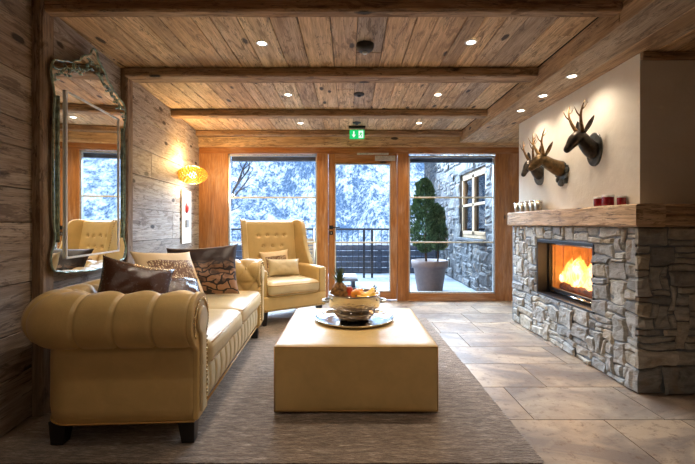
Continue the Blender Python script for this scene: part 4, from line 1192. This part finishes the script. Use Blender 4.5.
# ------------------------------------------------------------------ wing chair
def build_chair(loc, rz):
    ch = thing('wingback_armchair', 'cream leather wingback armchair with brass nailheads by the window', 'armchair', loc, rz)
    W = .37     # half width
    m = MB(); m.roundbox((0, .0, .245), (2 * W, .74, .17), .02, 8, (0, .0, 0)); m.build('seat_frame', 'leather', ch)
    m = MB()
    for k in range(30): m.sphere((-W + .025 + k * (2 * W - .05) / 29, -.371, .180), .0075, 8, 5)
    for sg in (-1, 1):
        for k in range(28): m.sphere((sg * (W + .001), -.35 + k * .026, .180), .0075, 8, 5)
    m.build('nailhead_trim', 'nail', ch)
    m = MB(); m.roundbox((0, -.055, .405), (.575, .68, .155), .05, 10, (.006, .012, .018), wob=.006); m.build('seat_cushion', 'leather_pale', ch)
    m = MB()
    for zz in (.350, .452):
        m.tube([(-.28, .25, zz), (-.28, -.375, zz), (-.26, -.398, zz), (.26, -.398, zz), (.28, -.375, zz), (.28, .25, zz)], .0045, 6)
    m.build('cushion_piping', 'piping', ch)
    # arms
    for sg in (-1, 1):
        m = MB(); m.roundbox((sg * (W - .038), -.02, .475), (.092, .66, .31), .028, 8, (0, 0, .004)); ar = m.build('arm', 'leather', ch)
        m = MB()
        for k in range(14): m.sphere((sg * (W - .075), -.351, .335 + k * .021), .006, 8, 5); m.sphere((sg * (W - .002), -.351, .335 + k * .021), .006, 8, 5)
        m.build('arm_nailheads', 'nail', ar)
    # back, leaning, with soft buttons
    Tb = Matrix.Translation((0, .27, .40)) @ Matrix.Rotation(R(-9), 4, 'X')
    btn = [(x, z) for z in (.60,) for x in (-.16, -.055, .055, .16)] + [(x, z) for z in (.46,) for x in (-.11, 0, .11)] + [(x, z) for z in (.32,) for x in (-.16, -.055, .055, .16)]
    m = MB()
    def fb_(a, b):
        x = (a * 2 - 1) * .305; z = b * .80
        y_ = -.062 - .018 * (1 - (a * 2 - 1) ** 4) * (1 - (b * 2 - 1) ** 6)
        e = min(1, (1 - abs(a * 2 - 1)) / .07, (1 - b) / .05); y_ += .03 * (1 - math.sqrt(max(0, 1 - (1 - e) ** 2))) if e < 1 else 0
        for bx, bz_ in btn:
            d2 = (x - bx) ** 2 + (z - bz_) ** 2; y_ += .020 * math.exp(-d2 / .00045)
        return (x, y_, z - .0)
    m.grid(fb_, 60, 80, T=Tb)
    m.grid(lambda a, b: ((a * 2 - 1) * .305, -.032 + .09 * b, .80 + .012 * math.sin(b * PI)), 20, 8, T=Tb)
    m.grid(lambda a, b: ((1 - a * 2) * .305, .058, b * .80), 20, 8, T=Tb)
    for sg in (-1, 1): m.grid(lambda a, b: (sg * .305, (-.032 + .09 * a) , b * .80), 4, 8, T=Tb)
    m.build('backrest', 'leather', ch)
    for bx, bz_ in btn: m = MB(); m.sphere((bx, -.064, bz_), .010, 8, 6, T=Tb); m.build('back_button', 'leather', ch)
    # wings
    for sg in (-1, 1):
        m = MB(); ol = [(-.30, .20), (-.27, .28), (-.235, .40), (-.215, .52), (-.215, .64), (-.205, .74), (-.16, .800), (-.08, .812), (.055, .805), (.055, .14), (-.28, .14)]
        ol = smooth_poly(ol, 2)
        Tw = Tb @ Matrix.Translation((sg * .305, 0, 0)) @ Matrix.Rotation(R(sg * -16 * -1), 4, 'Z') @ Matrix(((0, 0, 1, 0), (1, 0, 0, 0), (0, 1, 0, 0), (0, 0, 0, 1)))
        m.prism(ol, -.028, .032, T=Tw, smooth=False); wg = m.build('wing', 'leather', ch, bevel=.012, seg=4)
        m = MB()
        q = [p for p in ol if p[0] < .03 and p[1] > .2]
        for k in range(0, len(q)):
            m.sphere((q[k][0] + .0, q[k][1], sg * .0 + (.033 if sg > 0 else -.029)), .0055, 8, 5, T=Tw)
        m.build('wing_nailheads', 'nail', wg)
    for x, y_ in ((-.31, -.31), (.31, -.31), (-.31, .31), (.31, .31)):
        m = MB(); s_ = 1 if y_ < 0 else -1
        P = [(-.03, -.03), (.03, -.03), (.03, .03), (-.03, .03)]
        vs = [(a, b, .165) for a, b in P] + [(a * .6, b * .6 - s_ * (.0 if s_ > 0 else -.05) * 1, .0) for a, b in P]
        m.add([(a + x, b + y_, c) for a, b, c in vs], [(0, 1, 2, 3), (7, 6, 5, 4), (0, 4, 5, 1), (1, 5, 6, 2), (2, 6, 7, 3), (3, 7, 4, 0)])
        m.build('leg', 'legblack', ch, bevel=.004)
    return ch
CR = R(34); CL = Vector((-.845, 4.84, RZ))
build_chair(CL, CR).scale = (1.14, 1.06, 1.0)
def cloc(x, y_, z):
    c, s = math.cos(CR), math.sin(CR); return (CL.x + c * x - s * y_, CL.y + s * x + c * y_, z)
pillow('chair_cushion', 'cream cushion with an embroidered band, leaning on the armchair back', 'cushion', 'lace', .40, .32, .12, cloc(-.0, .12, .515), (R(-16), R(-3), CR), 5)
pillow('chair_cushion', 'plain cream leather lumbar cushion in front of the embroidered one', 'cushion', 'leather_pale', .44, .22, .13, cloc(.03, -.03, .515), (R(-14), R(2), CR), 6)

# ------------------------------------------------------------------ deer heads
def deer(label, y_, z_, dark, yaw, pitch, scale, shield, nose_drop=0.0, seed=0):
    e = thing('deer_head', label, 'trophy', (PX - .002, y_, z_), 0)
    e.rotation_euler = (0, 0, yaw)
    body = 'bronze_dark' if dark else 'bronze'; an = 'antler_dark' if dark else 'antler'
    s = scale
    # neck starts at the wall and leans out (-x) and up; head turns down along the muzzle
    if not dark:
        neck = [(-.0, 0, -.02), (-.05, 0, -.015), (-.11, 0, .01), (-.17, 0, .04), (-.215, 0, .068)]
    else:
        neck = [(-.0, 0, -.03), (-.03, 0, -.03), (-.065, 0, -.005), (-.10, 0, .035), (-.125, 0, .072)]
    hx, hz = neck[-1][0], neck[-1][2]
    head = [(hx - .035, 0, hz + .006), (hx - .062, 0, hz - .018), (hx - .088, 0, hz - .046 - nose_drop * .3), (hx - .114, 0, hz - .078 - nose_drop * .6), (hx - .138, 0, hz - .104 - nose_drop), (hx - .148, 0, hz - .114 - nose_drop)]
    rad = [(.085, .07), (.080, .066), (.068, .056), (.058, .048), (.056, .046)] + [(.058, .048), (.058, .046), (.046, .037), (.034, .028), (.029, .025), (.015, .015)]
    m = MB(); m.tube([Vector(p) * s for p in neck + head], [(a * s, b * s) for a, b in rad], 20, up=(0, 0, 1))
    bd = m.build('head', body, e)
    sb = bd.modifiers.new('sub', 'SUBSURF'); sb.levels = 1; sb.render_levels = 2
    for sg in (-1, 1):
        c = Vector((hx - .005, sg * .040, hz + .030)) * s
        d = Vector((.30, sg * .42, .95)).normalized(); L = .15 * s
        side = d.cross(Vector((-1, 0, .2))).normalized(); nn = d.cross(side)
        m = MB()
        m.grid(lambda a, b: c + d * (L * a) + side * ((b * 2 - 1) * .030 * s * math.sin(PI * min(1, a * .9 + .10)) ** .7) + nn * (.014 * s * (1 - (b * 2 - 1) ** 2) * math.sin(PI * (a * .9 + .1))), 12, 8)
        ear = m.build('ear', body, e); so = ear.modifiers.new('solid', 'SOLIDIFY'); so.thickness = .006 * s
        m = MB(); m.sphere(Vector((hx - .052, sg * .034, hz + .012)) * s, .009 * s, 10, 8); m.build('eye', 'eye', e)
        base = Vector((hx - .012, sg * .022, hz + .045)) * s
        main = [base + Vector((-.004 - .045 * math.sin(q * 2.6), sg * (.008 + .065 * q ** .8), .245 * q)) * s for q in [i / 9 for i in range(10)]]
        m = MB(); m.tube(main, [.0150 * s * (1 - q / 9.6) + .002 for q in range(10)], 8)
        m.tube([main[4], main[4] + Vector((-.035, sg * .004, .032)) * s, main[4] + Vector((-.062, sg * .006, .085)) * s], [.007 * s, .005 * s, .0015], 8)
        m.tube([main[6], main[6] + Vector((.026, sg * .006, .024)) * s, main[6] + Vector((.050, sg * .008, .062)) * s], [.006 * s, .004 * s, .0015], 8)
        m.sphere(base, .018 * s, 12, 8, (1, 1, .45))
        m.build('antler', an, e)
    # backing
    m = MB(); Tp = Matrix(((0, 0, -1, 0), (1, 0, 0, 0), (0, 1, 0, 0), (0, 0, 0, 1)))
    if shield == 'oval':
        ol = [(.090 * s * math.cos(2 * PI * k / 40) , .135 * s * math.sin(2 * PI * k / 40) * (1 if math.sin(2 * PI * k / 40) > 0 else 1.1) - .02) for k in range(40)]
        m.prism(ol, -.001, .022, T=Tp); m.build('plaque', 'plaque', e, bevel=.008, seg=3)
    else:
        ol = []
        for k in range(48):
            a = 2 * PI * k / 48; rr = .085 * s * (1 + .20 * math.sin(a * 5 + .5) + .08 * math.sin(a * 11))
            ol.append((rr * math.cos(a), rr * 1.25 * math.sin(a) - .06 * s))
        m.prism(ol, -.001, .020, T=Tp)
        for k in range(11):
            a = 2 * PI * k / 11; m.sphere((-.024, .075 * s * math.cos(a), .10 * s * math.sin(a) - .065 * s), .022 * s, 8, 6, (.6, 1, 1.3))
        m.sphere((-.03, 0, -.155 * s), .034 * s, 12, 8, (.6, 1, 1.1))
        m.build('carved_backplate', 'plaque', e, bevel=.004)
    return e
deer('dark bronze deer head on an oval plaque, nearest on the plaster wall', 3.25, 1.82, True, R(6), 0, 1.0, 'oval', .01, 1)
deer('golden-brown deer head with carved backplate, middle of the three', 3.73, 1.715, False, R(6), 0, .98, 'carved', -.01, 2)
deer('dark deer head with shield, farthest of three on the plaster wall', 4.18, 1.74, True, R(20), 0, .92, 'oval', .03, 3)

# ------------------------------------------------------------------ things on the mantel
MZ = 1.304 + .004
for k, y_ in enumerate((4.57, 4.44, 4.31, 4.19, 4.08)):
    e = thing('silver_cup', ['small silver cup at the far left end of the mantel', 'second small silver cup from the far end of the mantel', 'third small silver cup from the far end of the mantel', 'fourth small silver cup from the far end of the mantel', 'silver cup nearest to the candles in the row on the mantel'][k], 'cup', (2.005, y_, MZ), 0, 'silver cups on the mantel')
    m = MB(); m.lathe([(.034, 0), (.034, .004), (.038, .03), (.043, .108), (.040, .108), (.033, .02), (.001, .008)], 24, cap1=False); m.build('cup_wall', 'pewter', e)
    m = MB(); m.lathe([(.0427, .098), (.045, .108), (.0405, .1095)], 24, cap0=False, cap1=False); m.build('cup_rim', 'chrome', e)
for k, (x, y_, r_, h_) in enumerate(((2.005, 3.10, .034, .076), (2.005, 2.985, .042, .082), (2.046, 2.895, .030, .070))):
    e = thing('candle_jar', ['small deep red glass candle, leftmost of three on the mantel', 'larger deep red glass candle with pale rim, middle of three', 'small deep red glass candle at the near corner of the mantel'][k], 'candle', (x, y_, MZ), 0, 'red candles on the mantel')
    m = MB(); m.lathe([(r_ * .94, 0), (r_, .006), (r_, h_ * .8)], 28, cap1=True); m.build('candle_glass', 'redglass', e)
    m = MB(); m.lathe([(r_, h_ * .8), (r_, h_), (r_ - .003, h_), (r_ - .003, h_ * .8 + .001)], 28, cap0=False, cap1=False); m.build('glass_rim', 'candleclear', e)
    m = MB(); m.tube([(0, 0, h_ * .8), (.001, 0, h_ * .8 + .012)], .0015, 6); m.build('wick', 'eye', e)

# ------------------------------------------------------------------ outside
mb = MB(); mb.grid(lambda a, b: (-6 + 12 * a, YB + .1 + 4.2 * b, -.03 + .008 * mnoise.noise(Vector((a * 30, b * 14, 0)))), 60, 30)
mb.box(-6, 6, YB + .1, 10.15, -.25, -.045)
struct(mb.build('floor_balcony', 'deck'))
# neighbouring stone wing of the house
mb = MB()
X2 = 2.28; yA, yB_ = YB + .12, 11.6
wy0, wy1, wz0, wz1 = 6.42, 7.95, .90, 2.16
stonework(mb, yB_ - yA, 3.1, lambda u, v, d: Vector((X2 - d, yB_ - u, v - .03)), .075, (yB_ - wy1, yB_ - wy0, wz0 + .03, wz1 + .03), (), 8, sub=.06, amp=.02, gap=.006)
for q in ((yA, wy0, -.03, 3.1), (wy1, yB_, -.03, 3.1), (wy0, wy1, -.03, wz0), (wy0, wy1, wz1, 3.1)):
    mb.box(X2, X2 + .3, q[0], q[1], q[2], q[3])
struct(mb.build('wall_outside', 'stone_out'))
ow = thing('casement_window', 'pale wooden casement window in the stone wing outside', 'window', (X2 + .05, (wy0 + wy1) / 2, wz0))
H = wz1 - wz0; hw2 = (wy1 - wy0) / 2
m = MB(); g = .07
for a in ((-hw2, -hw2 + g, 0, H), (hw2 - g, hw2, 0, H), (-hw2, hw2, 0, g), (-hw2, hw2, H - g, H)): m.box(0, .09, *a, rnd=random.random())
m.build('frame', 'outwood', ow, bevel=.005)
for sg in (-1, 1):
    a0_, a1_ = (-hw2 + g, 0) if sg < 0 else (0, hw2 - g)
    m = MB()
    for a in ((a0_, a0_ + .06, g, H - g), (a1_ - .06, a1_, g, H - g), (a0_, a1_, g, g + .06), (a0_, a1_, H - g - .06, H - g), (a0_, a1_, H / 2 - .025, H / 2 + .025)): m.box(-.015, .06, *a, rnd=random.random())
    sa = m.build('sash', 'outwood', ow, bevel=.004)
    m = MB(); m.box(.03, .036, a0_ + .05, a1_ - .05, g + .05, H - g - .05); m.build('pane', pane('dark_room_glass', 1.9, (.25, .3, .36, 1)), sa)
m = MB(); m.box(-.12, .1, -hw2 - .05, hw2 + .05, -.05, .0); m.build('sill', 'stone_out', ow, bevel=.006)
mb = MB(); mb.box(X2 + .16, X2 + .29, wy0, wy1, wz0, wz1); struct(mb.build('dark_room_sheet', 'darkpanel'))  # dark sheet behind the panes stands in for the unlit room
# railing
ra = thing('balcony_railing', 'dark steel balcony railing with thin rods beyond the windows', 'railing', (0, 8.6, -.03))
m = MB(); m.box(-5, 2.2, -.03, .03, 1.06, 1.10); m.build('handrail', 'darkrail', ra)
for x in (-4.2, -2.9, -1.62, .34, .52, 1.95): m = MB(); m.box(x - .025, x + .025, -.02, .02, .0, 1.06); m.build('baluster_post', 'darkrail', ra)
m = MB()
for k in range(56):
    x = -4.9 + k * .128
    m.tube([(x, 0, .12), (x, 0, 1.06)], .006, 5)
m.box(-5, 2.2, -.012, .012, .10, .13); m.build('rods', 'darkrail', ra)
# boarded parapet beyond the rail
sp_ = thing('timber_screen', 'low dark timber screen with horizontal boards behind the balcony railing', 'screen', (0, 9.3, -.03))
m = MB(); r = random.Random(6)
for k in range(5): m.box(-5, 2.15, -.015, .015, .02 + k * .135, .145 + k * .135, rnd=r.random())
m.build('boards', 'darkpanel', sp_)
for k in range(6): m = MB(); m.box(-4.9 + k * 1.4, -4.82 + k * 1.4, .015, .08, 0, .74); m.build('screen_post', 'darkrail', sp_)
m = MB(); m.box(-5, 2.15, -.04, .05, .70, .735); m.build('snow_cap', 'snow', sp_)
# bench with snow
be = thing('garden_bench', 'low snow-covered outdoor bench seen through the glass door', 'bench', (-.26, 7.4, -.025), R(4))
m = MB(); m.box(-.5, .42, -.22, .22, .12, .16); m.build('bench_top', 'plinthgrey', be, bevel=.005)
m = MB(); m.roundbox((-.04, 0, .185), (.90, .42, .055), .024, 8, (0, 0, .01)); m.build('snow_layer', 'snow', be)
for x in (-.42, .34): m = MB(); m.box(x - .03, x + .03, -.18, .18, 0, .12); m.build('leg', 'darkrail', be)
# folded chair leaning at the left window
fc = thing('folding_chair', 'folded pale wooden chair leaning on the balcony railing, left window', 'chair', (-.96, 8.15, -.025), R(-6))
m = MB()
for x in (-.2, .2): m.tube([(x, -.05, .0), (x * .9, .30, 1.10)], .016, 8)
m.build('rear_frame', 'outwood', fc)
m = MB()
for k in range(6): m.box(-.19, .19, .075 + k * .025 - .01, .085 + k * .025, .42 + k * .08, .48 + k * .08)
m.build('backrest_slats', 'outwood', fc)
m = MB()
for x in (-.23, .23): m.tube([(x, -.12, .0), (x, .14, .80)], .014, 8)
m.build('front_frame', 'outwood', fc)

# conifer in a pot
pt = thing('potted_conifer', 'bushy green thuja in a large grey-brown pot on the balcony', 'potted plant', (1.455, 6.93, -.024))
m = MB(); m.lathe([(.215, 0), (.225, .01), (.285, .40), (.292, .405), (.318, .41), (.330, .54), (.305, .545), (.29, .47), (.001, .465)], 40, cap1=False); m.build('pot', 'terracotta', pt)
m = MB(); m.lathe([(.29, .472), (.15, .49), (.001, .495)], 24, cap0=False, cap1=False); m.build('soil', 'soil', pt)
m = MB(); m.tube([(-.06, 0, .46), (-.075, .01, .75), (-.07, .0, 1.1), (-.05, 0, 1.6)], [.022, .019, .014, .006], 8); m.tube([(.15, .03, .46), (.16, .03, .8), (.17, .0, 1.2)], [.016, .014, .006], 8); m.build('trunk', 'bark', pt)
m = MB(); r = random.Random(13)
def tuft(c, d, L):
    d = d.normalized(); s_ = d.orthogonal().normalized(); s_.rotate(Quaternion(d, r.random() * 6.28)); w_ = L * .22
    c2 = r.random()
    for q in (s_, d.cross(s_)):
        m.add([c, c + d * L * .5 + q * w_, c + d * L, c + d * L * .5 - q * w_], [(0, 1, 2, 3)], None, c2, False)
for (cx_, cy_, z0, z1, rr, n_) in ((-.10, 0, .66, 1.98, .24, 4600), (.15, .03, .70, 1.5, .17, 2300)):
    for k in range(n_):
        q = r.random() ** .85; z = z0 + (z1 - z0) * q
        prof = rr * (min(1, q / .12) ** .5) * (1 - q ** 3.0) ** .6 * (1 + .28 * mnoise.noise(Vector((q * 9, cx_ * 9, 0)))); a = r.random() * 6.283
        bump = 1 + .7 * mnoise.noise(Vector((math.cos(a) * 1.8, math.sin(a) * 1.8, z * 5 + cx_)))
        rad_ = prof * bump * (r.random() ** .35)
        p = Vector((cx_ + rad_ * math.cos(a), cy_ + rad_ * math.sin(a), z))
        tuft(p, Vector((math.cos(a) * .8 + r.uniform(-.4, .4), math.sin(a) * .8 + r.uniform(-.4, .4), .9 + r.uniform(-.3, .4))), r.uniform(.035, .07))
tag(m.build('foliage', 'thuja', pt))

# bare tree left of the window
m = MB(); r = random.Random(31)
bt = thing('bare_tree', 'bare dark snow-dusted tree at the left edge of the left window', 'tree', (-4.15, 12.6, -3))
def branch(p, d, L, rad, dep):
    q = [p]; dd = d
    for i in range(5):
        dd = (dd + Vector((r.uniform(-.2, .2), r.uniform(-.2, .2), r.uniform(-.1, .15)))).normalized(); q.append(q[-1] + dd * L / 5)
    m.tube(q, [rad * (1 - i / 7) for i in range(6)], 6, rnd=r.random())
    if dep:
        for k in range(3): branch(q[2 + k], (dd + Vector((r.uniform(-.8, .8), r.uniform(-.6, .6), r.uniform(-.3, .6)))).normalized(), L * .62, rad * .6, dep - 1)
branch(Vector((0, 0, 0)), Vector((.03, 0, 1)), 4.2, .17, 4)
m.build('branches', 'twig', bt)

# the mountain across the valley
mb = MB(); NX, NY = 170, 120
def mt(a, b):
    x = -170 + 340 * a; q = b
    yy = 70 + 120 * q + 14 * mnoise.noise(Vector((x * .02, q * 3, 1)))
    z = -34 + 150 * q ** 1.05 + 7 * mnoise.fractal(Vector((x * .035, q * 5, 4)), .8, 2.1, 5) + (-abs((x + 18) / 170) ** 1.3 * 14)
    z += 4.5 * abs(mnoise.noise(Vector((x * .09, q * 4, 8)))) * (1 - q * .3)
    return (x, yy, z)
mb.grid(mt, NX, NY, smooth=True)
mb.grid(lambda a, b: (-170 + 340 * a, 11 + 60 * b, -34 + (mt(a, 0)[2] + 34) * b ** 3 + 26 * (1 - b) ** 2 * 0 - 0), 40, 10)
struct(mb.build('terrain_mountain', 'mountain'))
